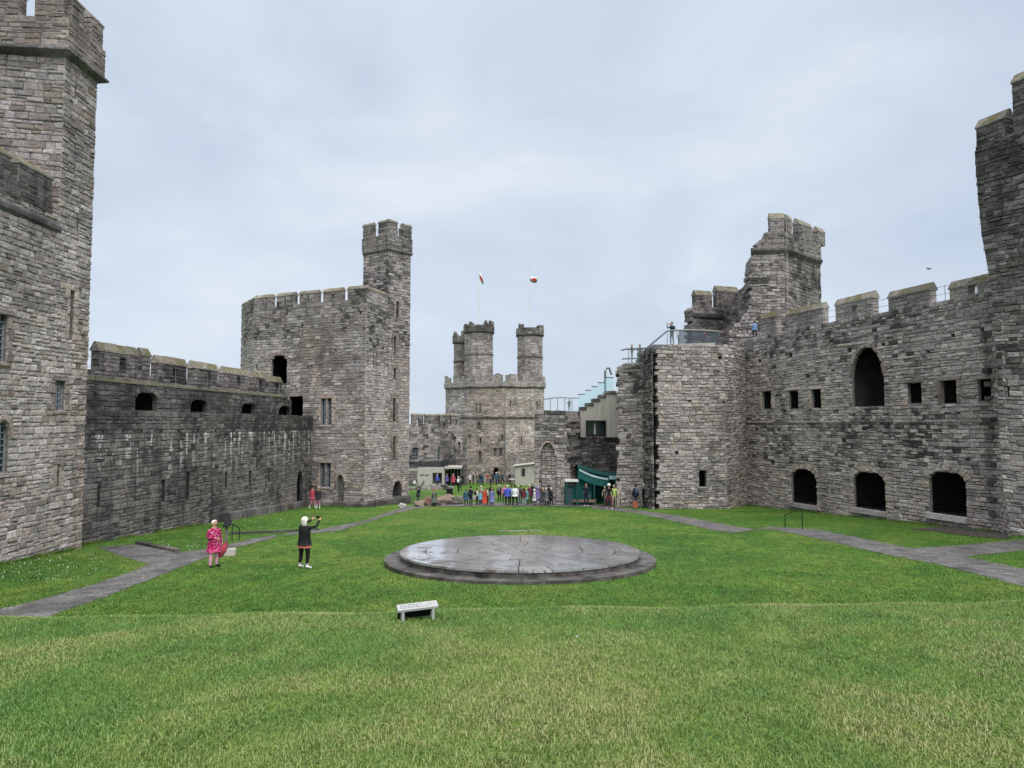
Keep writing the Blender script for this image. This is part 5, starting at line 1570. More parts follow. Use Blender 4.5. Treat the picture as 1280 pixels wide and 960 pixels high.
# ------------------------------------------------------------------ lectern sign and handrails
c = gp(285, 694)
T = Thing('lectern_sign', 'black lectern sign on a post with a pale concrete base by the path', 'sign', c)
m = Mesh().box((c.x, c.y, c.z + 0.10), (0.58, 0.42, 0.30), 0.25); T.part('base', m.v, m.f, 'concrete')
m = Mesh().box((c.x - 0.08, c.y, c.z + 0.72), (0.10, 0.07, 1.0), 0.25); T.part('post', m.v, m.f, 'oak_grey')
m = Mesh()
q = Vector((c.x - 0.02, c.y - .05, c.z + 1.22))
for s in (0,):
    m.hexa([(q.x - .17, q.y - .10, q.z - .10), (q.x + .17, q.y - .16, q.z - .04), (q.x + .15, q.y + .12, q.z + .16), (q.x - .19, q.y + .18, q.z + .10),
            (q.x - .17, q.y - .12, q.z - .07), (q.x + .17, q.y - .18, q.z - .01), (q.x + .15, q.y + .10, q.z + .19), (q.x - .19, q.y + .16, q.z + .13)])
T.part('panel', m.v, m.f, 'black_iron')
def handrail(label, feet, hs):
    pts = [gp(*p) for p in feet]
    T = Thing('handrail', label, 'handrail', pts[0], 'short handrails by the paths')
    tops = [p + Vector((0, 0, h)) for p, h in zip(pts, hs)]
    for p, t in zip(pts, tops):
        m = Mesh().tube([p - Vector((0, 0, .05)), t], 0.024, 6); T.part('post', m.v, m.f, 'black_iron')
    m = Mesh().tube([tops[0] - Vector((.05, 0, .03))] + tops, 0.024, 6); T.part('rail', m.v, m.f, 'black_iron')
handrail('short black handrail in the grass before the right arches', [(981.5, 660), (1003, 662)], (0.72, 1.12))
handrail('short black handrail beside the lectern sign near the left path', [(290, 676.5), (299, 675)], (0.80, 0.55))
handrail('low dark handrail at the steps of the turreted tower door', [(417, 634.5), (428, 635), (469, 634.5)], (0.8, 1.0, 0.9))

# ------------------------------------------------------------------ green shelter by the gatehouse
d = 59.5
T = Thing('shelter', 'dark green open shelter with sagging pale awning beside the gatehouse', 'shelter', (*xz(742, d), ZG0 + SLOPE * d))
gzz = ZG0 + SLOPE * d - 0.05
for px, yt, dd_ in ((723, 583, d), (742.5, 589, d), (760.5, 592, d), (771, 595, d), (723, 583, d + 2.4), (771, 595, d + 2.4)):
    p = at(px, yt, dd_); zt_ = at(px, yt, d).z
    m = Mesh().box((p.x, dd_, (gzz + zt_) / 2), (0.12, 0.12, zt_ - gzz)); T.part('post', m.v, m.f, 'green_frame')
def cloth(x0, y0, x1, y1, sag, w, mat, dd_=d, dep=0.05, nm='awning', n=10):
    V = []
    for i in range(n + 1):
        t = i / n
        px, py = x0 + (x1 - x0) * t, y0 + (y1 - y0) * t + sag * math.sin(math.pi * t)
        a, b = at(px, py, dd_), at(px, py + w, dd_)
        V += [tuple(a), tuple(b), (a.x, a.y + dep, a.z), (b.x, b.y + dep, b.z)]
    Fc = []
    for i in range(n):
        k, j = 4 * i, 4 * i + 4
        Fc += [(k, k + 1, j + 1, j), (k + 2, j + 2, j + 3, k + 3), (k, j, j + 2, k + 2), (k + 1, k + 3, j + 3, j + 1)]
    T.part(nm, V, Fc, mat)
cloth(722, 581.5, 772, 594.5, 1.2, 3.4, 'green_frame', d - 0.1, 2.6, 'roof')
cloth(724, 586, 760, 597.5, 2.2, 2.6, 'pale_cloth', d - 0.12, 0.03)
cloth(761.5, 594.5, 772, 594, 0.6, 4.5, 'pale_cloth', d - 0.12, 0.03)
cloth(723.5, 589, 760, 600, 3.0, 8, 'green_cloth', d - 0.05, 0.03, 'curtain')
a, b = at(723, 626, d + 2.4), at(772, 626, d + 2.4)
m = Mesh().box(((a.x + b.x) / 2, d + 2.45, gzz + 1.3), (b.x - a.x, 0.06, 2.6)); T.part('back_panel', m.v, m.f, 'green_cloth')
a, b = at(724, 626, d - .2), at(741, 626, d - .2)
m = Mesh().box(((a.x + b.x) / 2, d + 0.6, gzz + 1.2), (b.x - a.x, 0.05, 2.4)); T.part('side_panel', m.v, m.f, 'green_cloth')
T = Thing('ticket_booth', 'small glazed green booth with white top left of the shelter', 'booth', (*xz(714, 58.8), gzz))
a, b = at(707, 602, 58.8), at(722, 602, 58.8); zt_ = a.z
for x in (a.x + .05, b.x - .05):
    for y in (58.8, 59.6):
        m = Mesh().box((x, y, (gzz + zt_) / 2), (0.09, 0.09, zt_ - gzz)); T.part('post', m.v, m.f, 'green_frame')
m = Mesh().box(((a.x + b.x) / 2, 59.2, zt_ + 0.06), (b.x - a.x + .1, 1.1, 0.14)); T.part('roof', m.v, m.f, 'white_metal')
m = Mesh().box(((a.x + b.x) / 2 - .2, 58.86, gzz + .8), ((b.x - a.x) * .45, 0.04, 1.5)); T.part('glass_panel', m.v, m.f, 'glass_smoke')
m = Mesh().box(((a.x + b.x) / 2, 59.65, gzz + .8), ((b.x - a.x) - .2, 0.04, 1.7)); T.part('back_panel', m.v, m.f, 'green_cloth')
def bench(px0, px1, py, label):
    a, b = gp(px0, py), gp(px1, py)
    T = Thing('bench', label, 'bench', a.lerp(b, .5))
    L = (b - a).length; rz = math.atan2(b.y - a.y, b.x - a.x); c = a.lerp(b, .5)
    for k in range(3):
        m = Mesh().box((c.x, c.y + (k - 1) * .15, c.z + .44), (L, .13, .05), rz); T.part('seat_plank', m.v, m.f, 'timber_seat')
    m = Mesh().box((c.x, c.y - .21, c.z + .34), (L - .1, .04, .14), rz); T.part('apron', m.v, m.f, 'timber_seat')
    for s in (-1, 1):
        m = Mesh().box((c.x + s * (L / 2 - .12), c.y, c.z + .2), (.09, .4, .43), rz); T.part('leg', m.v, m.f, 'timber_seat')
bench(713, 745, 631.5, 'low timber bench in front of the green shelter')
# litter bin by the boulders
c = gp(562, 626); T = Thing('litter_bin', 'black litter bin standing behind the boulders', 'bin', c)
m = Mesh().box((c.x, c.y, c.z + .5), (.55, .5, 1.0)); T.part('body', m.v, m.f, 'black_iron')
m = Mesh().box((c.x, c.y, c.z + 1.06), (.62, .57, .1)); T.part('lid', m.v, m.f, 'black_iron')
# dark table by the great tower
c = gp(643, 606.2); T = Thing('table', 'dark trestle table with pale top beside the timber hut', 'table', c)
m = Mesh().box((c.x, c.y, c.z + .85), (1.5, .7, .1)); T.part('top', m.v, m.f, 'white_metal')
for s in (-1, 1):
    m = Mesh().box((c.x + s * .6, c.y, c.z + .4), (.1, .6, .82)); T.part('leg', m.v, m.f, 'black_iron')

# ------------------------------------------------------------------ people
def cloth_mat(name, col, pat=None):
    if name in MATS: return name
    m, n, l, b = nt_new(name)
    tc = n.new('ShaderNodeTexCoord'); v = tc.outputs['Object']
    f = noise(n, l, v, 9, 4)
    c = ramp(n, l, f, [(0.3, tuple(x * 0.75 for x in col)), (0.7, tuple(min(1, x * 1.2) for x in col))])
    if pat:
        vo = n.new('ShaderNodeTexVoronoi'); vo.inputs['Scale'].default_value = pat[1]; l.new(v, vo.inputs['Vector'])
        c = mixc(n, l, 'MIX', ramp(n, l, vo.outputs['Distance'], [(pat[2], g3(1)), (pat[2] + .06, g3(0))]), c, pat[0])
    l.new(c, b.inputs['Base Color']); b.inputs['Roughness'].default_value = 0.8
    b.inputs['Specular IOR Level'].default_value = 0.2
    bump(n, l, b, noise(n, l, v, 14, 4), 0.02, 0.6)
    return name
CLR = dict(black=(.012, .012, .014), navy=(.012, .018, .05), dark=(.03, .03, .035), grey=(.15, .15, .16), charcoal=(.06, .06, .07), white=(.72, .73, .75), cream=(.55, .48, .36), blue=(.01, .06, .55),
           teal=(.01, .11, .19), cyan=(.07, .38, .52), lightblue=(.28, .47, .70), red=(.42, .015, .03), maroon=(.16, .01, .03), crimson=(.50, .01, .06), pink=(.75, .16, .36), purple=(.13, .05, .30), violet=(.17, .12, .45),
           turquoise=(.05, .42, .42), green=(.09, .12, .085), olive=(.14, .14, .08), beige=(.42, .36, .28), jeans=(.08, .12, .21), palejeans=(.34, .42, .50), orange=(.50, .10, .03), hivis=(.55, .72, .08), brown=(.09, .05, .03),
           skin=(.50, .29, .20), hairgrey=(.55, .52, .47), hairwhite=(.72, .70, .64), hairblond=(.45, .33, .17), hairbrown=(.06, .035, .02), hairblack=(.012, .01, .01), lime=(.5, .65, .12), yellow=(.65, .5, .05), sky=(.12, .30, .60))
for k_ in list(CLR):
    if k_ in ('skin',) or k_.startswith('hair'): continue
    r_, g_, b_ = CLR[k_]; m_ = (r_ + g_ + b_) / 3; q_ = .72; m_ *= .85; r_, g_, b_ = r_ * .85, g_ * .85, b_ * .85
    CLR[k_] = (m_ + (r_ - m_) * q_, m_ + (g_ - m_) * q_, m_ + (b_ - m_) * q_)
for k_, v_ in CLR.items(): cloth_mat('wear_' + k_, v_)
cloth_mat('wear_floral', (.30, .012, .085), ((.70, .36, .50), 17, 0.26))
cloth_mat('wear_redprint', (.42, .05, .02), ((.08, .05, .12), 14, 0.25))
cloth_mat('wear_blueprint', (.10, .14, .33), ((.5, .08, .07), 10, 0.2))
cloth_mat('wear_pinkcheck', (.72, .30, .46), ((.82, .62, .70), 30, 0.3))

def skeleton(pose):
    J, Ed, reg = {}, [], []
    def j(n, p, r): J[n] = (Vector(p), r if isinstance(r, tuple) else (r, r))
    def e(a, b, g): Ed.append((a, b)); reg.append(g)
    lean = {'stoop': 0.28}.get(pose, 0.0)
    sit = pose == 'sit'
    hz = 0.52 if sit else 0.94
    up = lambda z, x=0, y=0: (x, y - lean * (z - 0.94) * (z > 0.94), z - (0.94 - hz))
    j('pelvis', up(.94), (.150, .115)); j('waist', up(1.10, 0, .005), (.138, .105)); j('chest', up(1.29), (.165, .120)); j('upper', up(1.41, 0, .01), (.12, .09))
    j('neck0', up(1.475, 0, .012), .058); j('neck1', up(1.53, 0, 0), .054); j('head0', up(1.595, 0, -.012), (.070, .082)); j('head1', up(1.665, 0, -.008), (.077, .092)); j('crown', up(1.72, 0, 0), (.055, .065))
    e('pelvis', 'waist', 'top'); e('waist', 'chest', 'top'); e('chest', 'upper', 'top'); e('upper', 'neck0', 'top'); e('neck0', 'neck1', 'skin'); e('neck1', 'head0', 'skin'); e('head0', 'head1', 'skin'); e('head1', 'crown', 'skin')
    arms = {'stand': [(.245, .02, 1.13), (.255, -.05, .88)], 'walk': [(.24, .1, 1.15), (.25, .06, .90)], 'photo': [(.27, -.16, 1.30), (.12, -.36, 1.56)], 'hold': [(.24, .02, 1.15), (.13, -.24, 1.12)],
            'raise': [(.26, -.20, 1.42), (.15, -.46, 1.60)], 'stoop': [(.23, -.1, 1.15), (.18, -.3, .98)], 'sit': [(.23, -.02, 1.15), (.15, -.28, .98)], 'lean': [(.25, -.05, 1.14), (.16, -.30, 1.10)]}
    aR = arms.get(pose, arms['stand']); aL = aR
    if pose == 'walk': aL = [(.24, -.05, 1.15), (.23, -.22, .96)]
    if pose == 'hold': aL = arms['stand']
    for s, a, k in ((1, aL, 'L'), (-1, aR, 'R')):
        j('sh' + k, up(1.405, s * .175, .01), .066); j('el' + k, up(a[0][2], s * a[0][0], a[0][1]), .046); j('wr' + k, up(a[1][2], s * a[1][0], a[1][1]), .029)
        d = (Vector(a[1]) - Vector(a[0])).normalized(); pz = Vector(a[1]) + d * .075
        j('pa' + k, up(pz.z, s * pz.x, pz.y), (.030, .022))
        e('upper', 'sh' + k, 'top'); e('sh' + k, 'el' + k, 'top'); e('el' + k, 'wr' + k, 'top'); e('wr' + k, 'pa' + k, 'skin')
    legs = {'walk': ([(-.14, .50), (.02, .10)], [(.06, .49), (.24, .13)])}
    for s, k in ((1, 'L'), (-1, 'R')):
        if sit:
            hp, kn, cf, an, to = (s * .10, 0, hz - .02), (s * .13, -.42, .50), (s * .13, -.42, .30), (s * .13, -.40, .09), (s * .14, -.57, .035)
        elif pose == 'walk':
            if s > 0: hp, kn, cf, an, to = (s * .09, -.01, .86), (s * .095, -.15, .49), (s * .095, -.16, .30), (s * .10, -.17, .085), (s * .115, -.34, .04)
            else: hp, kn, cf, an, to = (s * .09, .01, .86), (s * .095, .04, .49), (s * .095, .15, .31), (s * .10, .24, .115), (s * .11, .11, .035)
        else:
            w = 1.35 if pose in ('raise', 'photo') else 1.1
            hp, kn, cf, an, to = (s * .09 * w ** .5, 0, .86), (s * .10 * w, -.012, .49), (s * .10 * w, .012, .30), (s * .105 * w, .02, .085), (s * .125 * w, -.15, .035)
        j('hp' + k, hp, (.092, .10)); j('kn' + k, kn, .062); j('cf' + k, cf, .056); j('an' + k, an, .040); j('to' + k, to, (.040, .030))
        e('pelvis', 'hp' + k, 'leg'); e('hp' + k, 'kn' + k, 'leg'); e('kn' + k, 'cf' + k, 'leg'); e('cf' + k, 'an' + k, 'shin'); e('an' + k, 'to' + k, 'shoe')
    return J, Ed, reg
REG = ['top', 'leg', 'shin', 'shoe', 'skin']
BODY = {}
def body(pose):
    if pose in BODY: return BODY[pose]
    J, Ed, reg = skeleton(pose)
    names = list(J); ix = {n: i for i, n in enumerate(names)}
    me = bpy.data.meshes.new('skeleton')
    me.from_pydata([tuple(J[n][0]) for n in names], [(ix[a], ix[b]) for a, b in Ed], [])
    ob = bpy.data.objects.new('skeleton', me); COL.objects.link(ob)
    sm = ob.modifiers.new('skin', 'SKIN'); sm.use_smooth_shade = True
    for i, n in enumerate(names):
        sv = me.skin_vertices[0].data[i]; sv.radius = J[n][1]; sv.use_root = (n == 'pelvis')
    ss = ob.modifiers.new('sub', 'SUBSURF'); ss.levels = 1; ss.render_levels = 1
    dg = bpy.context.evaluated_depsgraph_get(); dg.update()
    out = bpy.data.meshes.new_from_object(ob.evaluated_get(dg))
    bpy.data.objects.remove(ob)
    V = [v.co.copy() for v in out.vertices]; Fc = [tuple(p.vertices) for p in out.polygons]
    segs = [(J[a][0], J[b][0], g) for (a, b), g in zip(Ed, reg)]
    mi = []
    for fa in Fc:
        c = sum((V[i] for i in fa), Vector()) / len(fa)
        best, bg = 1e9, 'top'
        for a, b, g in segs:
            ab = b - a; t = max(0, min(1, (c - a).dot(ab) / ab.length_squared)); dd = (c - a - ab * t).length
            if dd < best - 1e-6: best, bg = dd, g
        mi.append(REG.index(bg))
    # fingers, nose, ears, eyes in the same mesh
    ex = Mesh(); em = []
    for k, s in (('L', 1), ('R', -1)):
        w, p = J['wr' + k][0], J['pa' + k][0]
        d = (p - w).normalized(); side = d.cross(Vector((0, 1, 0)));
        if side.length < 0.3: side = d.cross(Vector((1, 0, 0)))
        side.normalize(); nrm = side.cross(d).normalized()
        for q, ln in ((-.024, .060), (-.008, .070), (.008, .066), (.024, .052)):
            a = p + side * q; n0 = len(ex.f)
            ex.tube([a, a + d * ln * .55 + nrm * .004, a + d * ln * .95 + nrm * .022], [.0095, .0085, .006], 5); em += [4] * (len(ex.f) - n0)
        n0 = len(ex.f); a = w + d * .03
        ex.tube([a, a + d * .03 - side * .036 * s, a + d * .062 - side * .05 * s + nrm * .012], [.011, .010, .007], 5); em += [4] * (len(ex.f) - n0)
    h = J['head0'][0]; h1 = J['head1'][0]
    n0 = len(ex.f)
    ex.tube([h + Vector((0, -.075, .045)), h + Vector((0, -.105, .012)), h + Vector((0, -.085, 0))], [.008, .016, .008], 5)
    for s in (-1, 1): ex.tube([h1 + Vector((s * .070, .0, -.01)), h1 + Vector((s * .088, .012, -.02)), h1 + Vector((s * .078, .012, -.055))], [.012, .018, .010], 5)
    em += [4] * (len(ex.f) - n0)
    n0 = len(ex.f)
    for s in (-1, 1): ex.tube([h1 + Vector((s * .032, -.080, -.02)), h1 + Vector((s * .032, -.094, -.02))], [.013, .009], 6)
    ex.tube([h + Vector((-.024, -.084, -.022)), h + Vector((0, -.092, -.024)), h + Vector((.024, -.084, -.022))], [.004, .007, .004], 5)
    em += [5] * (len(ex.f) - n0)
    k = len(V)
    V = [tuple(v) for v in V] + list(ex.v); Fc += [tuple(i + k for i in f) for f in ex.f]; mi += em
    zmin = min(v[2] for v in V)
    me = bpy.data.meshes.new('body'); me.from_pydata([(v[0], v[1], v[2] - zmin) for v in V], [], Fc)
    for r in range(6): me.materials.append(None)
    me.polygons.foreach_set('material_index', mi); me.polygons.foreach_set('use_smooth', [True] * len(Fc)); me.update()
    BODY[pose] = (me, {n: J[n][0] - Vector((0, 0, zmin)) for n in J})
    return BODY[pose]
def person(label, px, py, ph, pose, face, top, legs, hair='hairbrown', shoes='black', shin=None, d=None, z=None, coat=None, long_hair=False, hat=None, pack=None, group='visitors in the castle ward', wide=1.0, hood=None, apron=None):
    """px, py = feet in the photograph; ph = height there in pixels; face = degrees (0 faces the camera, 90 faces right)"""
    if d is None and group != 'visitors on the near lawn':
        rj = random.Random(label); px += rj.uniform(-1.2, 1.2); py += rj.uniform(-.8, .3) * min(1, (py - 573) / 58); face += rj.uniform(-30, 30); ph *= rj.uniform(.94, 1.05)
    p = gp(px, py) if d is None else at(px, py, d)
    if z is not None: p.z = z
    H = max(1.0, min(1.88, ph * p.y / FPX)); k = H / 1.735
    me, J = body(pose)
    o = bpy.data.objects.new('person', me); COL.objects.link(o)
    o.location = p; o.rotation_euler = (0, 0, math.radians(face)); o.scale = (k * wide, k * wide ** .5, k)
    for i, c in enumerate((top, legs, shin or legs, shoes, 'skin', 'black')):
        o.material_slots[i].link = 'OBJECT'; o.material_slots[i].material = MATS['wear_' + c]
    o['label'] = label; o['category'] = 'person'; o['group'] = group
    h1 = J['head1']
    def kid(name, m, mat, smooth=True):
        c = link_mesh(name, m.v, m.f, mat, smooth); c.parent = o; return c
    # hair: a cap open at the face
    V, Fc = [], []
    nu, nv = 12, 8
    for b_ in range(nv + 1):
        ph_ = math.pi * b_ / nv
        for a_ in range(nu):
            th = 2 * math.pi * a_ / nu
            x, y, zz = math.sin(ph_) * math.cos(th), math.sin(ph_) * math.sin(th), math.cos(ph_)
            drop = 0.0
            if long_hair and zz < 0: drop = .16 * -zz * (y > -0.3)
            V.append((h1.x + x * .096, h1.y + .014 + y * .112, h1.z - .005 + zz * .112 - drop))
    for b_ in range(nv):
        for a_ in range(nu):
            a2 = (a_ + 1) % nu
            thm = 2 * math.pi * (a_ + .5) / nu; fy = math.sin(thm)
            lim = 2 if fy < -0.55 else (4 if fy < 0.1 else 7)
            if b_ < lim: Fc.append((b_ * nu + a_, (b_ + 1) * nu + a_, (b_ + 1) * nu + a2, b_ * nu + a2))
    m = Mesh(); m.v, m.f = V, Fc
    kid('hair', m, 'wear_' + hair)
    if hat:
        m = Mesh().lathe((h1.x, h1.y + .01, h1.z + .02), [(.150, 0), (.155, .012), (.112, .03), (.105, .08), (.07, .125), (.01, .135)], 12); kid('hat', m, 'wear_' + hat)
    if hood:
        m = Mesh().lathe((h1.x, h1.y + .035, h1.z - .13), [(.10, 0), (.125, .06), (.130, .15), (.095, .24), (.02, .28)], 12, 1, 1.02); kid('hood', m, 'wear_' + hood)
    if coat:
        hem, flare = coat
        zz = [J['upper'].z + .045, J['upper'].z - .02, J['chest'].z, J['waist'].z, J['pelvis'].z + .02, J['pelvis'].z - .10, hem]
        rr = [(.075, .07), (.185, .115), (.196, .145), (.185, .145), (.195 + flare * .3, .16), (.205 + flare * .6, .17 + flare * .5), (.21 + flare, .175 + flare)]
        yy = [J['upper'].y, J['upper'].y, J['chest'].y, J['waist'].y, J['pelvis'].y, J['pelvis'].y, J['pelvis'].y]
        m = Mesh(); n = 16
        for (rx, ry), z_, y_ in zip(rr, zz, yy):
            for q in range(n):
                a = 2 * math.pi * q / n; w = 1 + .03 * math.sin(3 * a + z_ * 9)
                m.v.append((rx * math.cos(a) * w, y_ + ry * math.sin(a) * w, z_))
        for i in range(len(zz) - 1):
            for q in range(n): m.f.append((i * n + q, (i + 1) * n + q, (i + 1) * n + (q + 1) % n, i * n + (q + 1) % n))
        m.f.append(tuple(range(n))); m.f.append(tuple(range(len(m.v) - n, len(m.v))))
        kid('coat', m, 'wear_' + (apron or top))
    if pack:
        m = Mesh(); c = J['chest']
        m.lathe((0, c.y + .19, c.z - .22), [(.06, 0), (.135, .03), (.15, .14), (.14, .30), (.10, .40), (.03, .43)], 10, 1.05, .72); kid('backpack', m, 'wear_' + pack)
        for s in (-1, 1):
            m = Mesh().tube([(s * .09, c.y + .16, c.z + .16), (s * .10, c.y, c.z + .19), (s * .105, c.y - .13, c.z + .05), (s * .12, c.y + .1, c.z - .15)], .016, 5); kid('strap', m, 'wear_' + pack)
    return o
# the two visitors on the near lawn
pk = person('visitor in pink floral raincoat and pink trousers, holding a red bag', 267, 709, 57, 'hold', 62, 'floral', 'pinkcheck', 'hairwhite', 'black', coat=(0.58, .025), wide=1.22, group='visitors on the near lawn')
bk = person('visitor in black jacket and leggings raising a phone, seen from behind', 380, 711, 63, 'raise', 150, 'black', 'black', 'hairwhite', 'white', shin='black', coat=(0.82, .035), wide=1.2, long_hair=True, group='visitors on the near lawn')
J = body('raise')[1]; k = bk.scale
m = Mesh()
for r_, z_ in ((.205, .72), (.212, .80), (.20, .84)):
    for q in range(14): m.v.append((r_ * math.cos(q * math.pi / 7), .82 * r_ * math.sin(q * math.pi / 7), z_))
for i in range(2):
    for q in range(14): m.f.append((i * 14 + q, i * 14 + (q + 1) % 14, (i + 1) * 14 + (q + 1) % 14, (i + 1) * 14 + q))
cloth_mat('wear_coral', (.62, .18, .14))
c_ = link_mesh('shirt_hem', m.v, m.f, 'wear_coral', True); c_.parent = bk
for s in (-1, 1):
    an = J['cfL' if s > 0 else 'cfR']; a2 = J['anL' if s > 0 else 'anR']
    m = Mesh().tube([an.lerp(a2, .35), an.lerp(a2, .95)], [.058, .05], 10); c_ = link_mesh('sock', m.v, m.f, 'wear_white', True); c_.parent = bk
def held(o, J, a, b, off):
    q = (J[a] + J[b]) / 2 + Vector(off)
    return o.matrix_basis @ q
def in_world(o, p): 
    return Matrix.LocRotScale(o.location, o.rotation_euler, o.scale) @ Vector(p)
w = in_world(bk, (J['paL'] + J['paR']) / 2 + Vector((0, -.045, .03)))
m = Mesh().box((w.x, w.y, w.z + .01), (.155, .012, .078), math.radians(150)); single('phone', m.v, m.f, 'black_iron', 'dark phone held up by the visitor in the black jacket', 'phone')
Jh = body('hold')[1]
w = in_world(pk, Jh['paL'] + Vector((.03, -.05, 0)))
m = Mesh().tube([w + Vector((.10, -.04, .10)), w + Vector((.07, -.06, .0)), w + Vector((.0, -.08, -.18)), w + Vector((-.09, -.09, -.38)), w + Vector((-.14, -.08, -.46))], [.025, .085, .115, .085, .02], 10)
single('bag', m.v, m.f, 'wear_crimson', 'limp red bag hanging at the side of the visitor in pink', 'bag', smooth=True)

P = person
# pair in front of the turreted tower
P('visitor in crimson jacket walking past the turreted tower', 391, 636, 27, 'walk', 60, 'crimson', 'pink', 'hairblack', 'white', hat='black', coat=(.75, .03), shin='white')
P('visitor in dark jacket with teal scarf beside the turreted tower window', 397.5, 636, 28, 'stand', 20, 'dark', 'pink', 'hairgrey', 'white', shin='white', coat=(.7, .02))
# main group on the paved strip
P('visitor in teal blue jacket seen from behind, left end of the crowd', 583.5, 632.5, 21, 'stand', 180, 'teal', 'navy', 'hairbrown', 'white', coat=(.72, .03), wide=1.15)
P('tall visitor in navy clothes beside the teal jacket', 588, 632.3, 25, 'hold', 150, 'navy', 'navy', 'hairblack', 'black')
P('visitor in pale top and black trousers next to a child in cyan', 597, 632.3, 21.5, 'hold', 100, 'white', 'black', 'hairbrown', pack='navy')
P('child in cyan jacket near the left of the crowd', 600.8, 632, 18, 'stand', 30, 'cyan', 'navy', 'hairblack', coat=(.75, .02))
P('visitor in long red patterned dress with dark hair', 606.5, 632.3, 20, 'stand', 10, 'redprint', 'redprint', 'hairblack', coat=(.25, .08), long_hair=True)
P('visitor in cream top and black trousers behind the red dress', 610.6, 631.6, 22, 'hold', 80, 'cream', 'black', 'hairbrown')
P('visitor in blue and red printed dress with fair hair', 616, 632.3, 20.5, 'stand', 0, 'blueprint', 'navy', 'hairblond', coat=(.35, .05), long_hair=True)
P('visitor in black with a grey backpack standing on the grass', 624, 627.2, 21, 'stand', 180, 'black', 'black', 'hairgrey', pack='grey', coat=(.8, .02), wide=1.1)
P('visitor in bright blue jacket and black trousers, seen from behind', 633.5, 632.2, 24.5, 'stand', 180, 'blue', 'black', 'hairgrey', coat=(.8, .03), wide=1.15)
P('visitor in light blue jacket beside the white jacket', 639.6, 632, 24, 'stand', 160, 'sky', 'navy', 'hairbrown', coat=(.8, .02))
P('visitor in white jacket and black trousers in the middle of the crowd', 643.5, 632.2, 24.5, 'walk', 200, 'white', 'black', 'hairblack', coat=(.82, .03), wide=1.1)
P('visitor in purple top with lime cap behind the white jacket', 648.5, 628.5, 20.5, 'stand', 20, 'purple', 'grey', 'hairgrey', hat='lime')
P('visitor in maroon jacket and pale jeans with dark hair', 654.7, 632.2, 21, 'stand', 200, 'maroon', 'palejeans', 'hairblack', 'white', coat=(.82, .02), long_hair=True)
P('visitor in pale cyan coat right of the maroon jacket', 658.6, 631.6, 22.5, 'stand', 140, 'turquoise', 'dark', 'hairblond', coat=(.65, .03))
P('tall visitor in dark red jacket behind the crowd on the right', 662.2, 630.6, 25, 'hold', 190, 'maroon', 'black', 'hairgrey', coat=(.8, .02))
P('child in white hooded coat on the right of the crowd', 667.3, 631.5, 19, 'walk', 80, 'white', 'grey', 'hairbrown', 'grey', hood='white', coat=(.5, .05))
P('visitor in turquoise jacket furthest back on the right of the crowd', 669.3, 628, 25, 'stand', 180, 'turquoise', 'navy', 'hairblack', coat=(.8, .03))
P('visitor in violet hooded coat walking right', 673.2, 632, 24, 'walk', 70, 'violet', 'jeans', 'hairgrey', hood='violet', coat=(.7, .03))
P('visitor in charcoal coat leaning forward behind the violet coat', 678.2, 632, 22.5, 'walk', 100, 'charcoal', 'charcoal', 'hairblond', coat=(.8, .02))
P('visitor in grey coat near the right end of the crowd', 683, 631.5, 21.5, 'stand', 120, 'grey', 'charcoal', 'hairgrey', coat=(.45, .04))
P('visitor in navy coat at the right end of the crowd', 688.5, 632.2, 22.5, 'walk', 110, 'navy', 'navy', 'hairgrey', coat=(.75, .03))
P('visitor in beige anorak half hidden behind the cyan child', 602.5, 630.2, 23, 'stand', 170, 'beige', 'jeans', 'hairgrey')
P('visitor in black behind the blue and red printed dress', 613.6, 630, 23.5, 'hold', 200, 'black', 'charcoal', 'hairbrown')
P('visitor in pink jacket half hidden behind the blue jacket', 630.0, 629.6, 22.5, 'stand', 30, 'pink', 'navy', 'hairblond')
P('visitor in grey jacket between the purple top and the maroon jacket', 651.7, 630.3, 22.5, 'stand', 190, 'grey', 'jeans', 'hairbrown', pack='charcoal')
P('visitor in yellow hat and dark coat behind the dark red jacket', 664.5, 628.6, 24, 'stand', 20, 'charcoal', 'dark', 'hairbrown', hat='yellow')
P('visitor in brown coat between the violet and the charcoal coats', 675.8, 629.8, 23, 'stand', 210, 'brown', 'dark', 'hairgrey', coat=(.7, .02))
P('visitor in dark coat half hidden behind the grey coat', 685.8, 630.4, 23.5, 'stand', 170, 'dark', 'black', 'hairblack', coat=(.7, .02))
# by the boulders
P('visitor in long green coat and red and white hat by the boulders', 541.5, 633.2, 21.5, 'stand', 190, 'green', 'navy', 'hairgrey', hat='red', coat=(.42, .08), wide=1.1)
P('visitor in dark coat sitting by the ruined wall at the left', 521.5, 627, 17, 'stoop', 60, 'navy', 'dark', 'hairblack', coat=(.6, .04))
# far crowd by the cafe and the great tower
G2 = 'visitors in the far lower ward'
P('visitor in white shirt sitting before the cafe wall', 519, 608.5, 12.5, 'sit', 40, 'white', 'grey', 'hairblack', 'white', group=G2)
P('visitor in black sitting under the cafe lettering, left', 523.6, 607.5, 11.5, 'sit', 20, 'black', 'black', 'hairblack', group=G2)
P('visitor in black with white scarf sitting under the cafe lettering', 528.3, 607.5, 11.5, 'sit', -10, 'black', 'black', 'hairbrown', pack='white', group=G2)
P('small child in dark clothes before the cafe wall', 538, 606.8, 9.5, 'stand', 0, 'dark', 'dark', 'hairblack', group=G2)
P('visitor in royal blue jacket at the cafe hatch', 545.5, 607.5, 15, 'stand', 170, 'blue', 'navy', 'hairgrey', group=G2, coat=(.8, .03))
P('visitor in brown jacket and pale trousers at the cafe hatch', 549.8, 607, 15.5, 'stand', 200, 'brown', 'cream', 'hairbrown', group=G2)
P('visitor in black coat at the cafe corner', 555.5, 607.2, 15, 'stand', 140, 'black', 'black', 'hairgrey', group=G2, coat=(.5, .03))
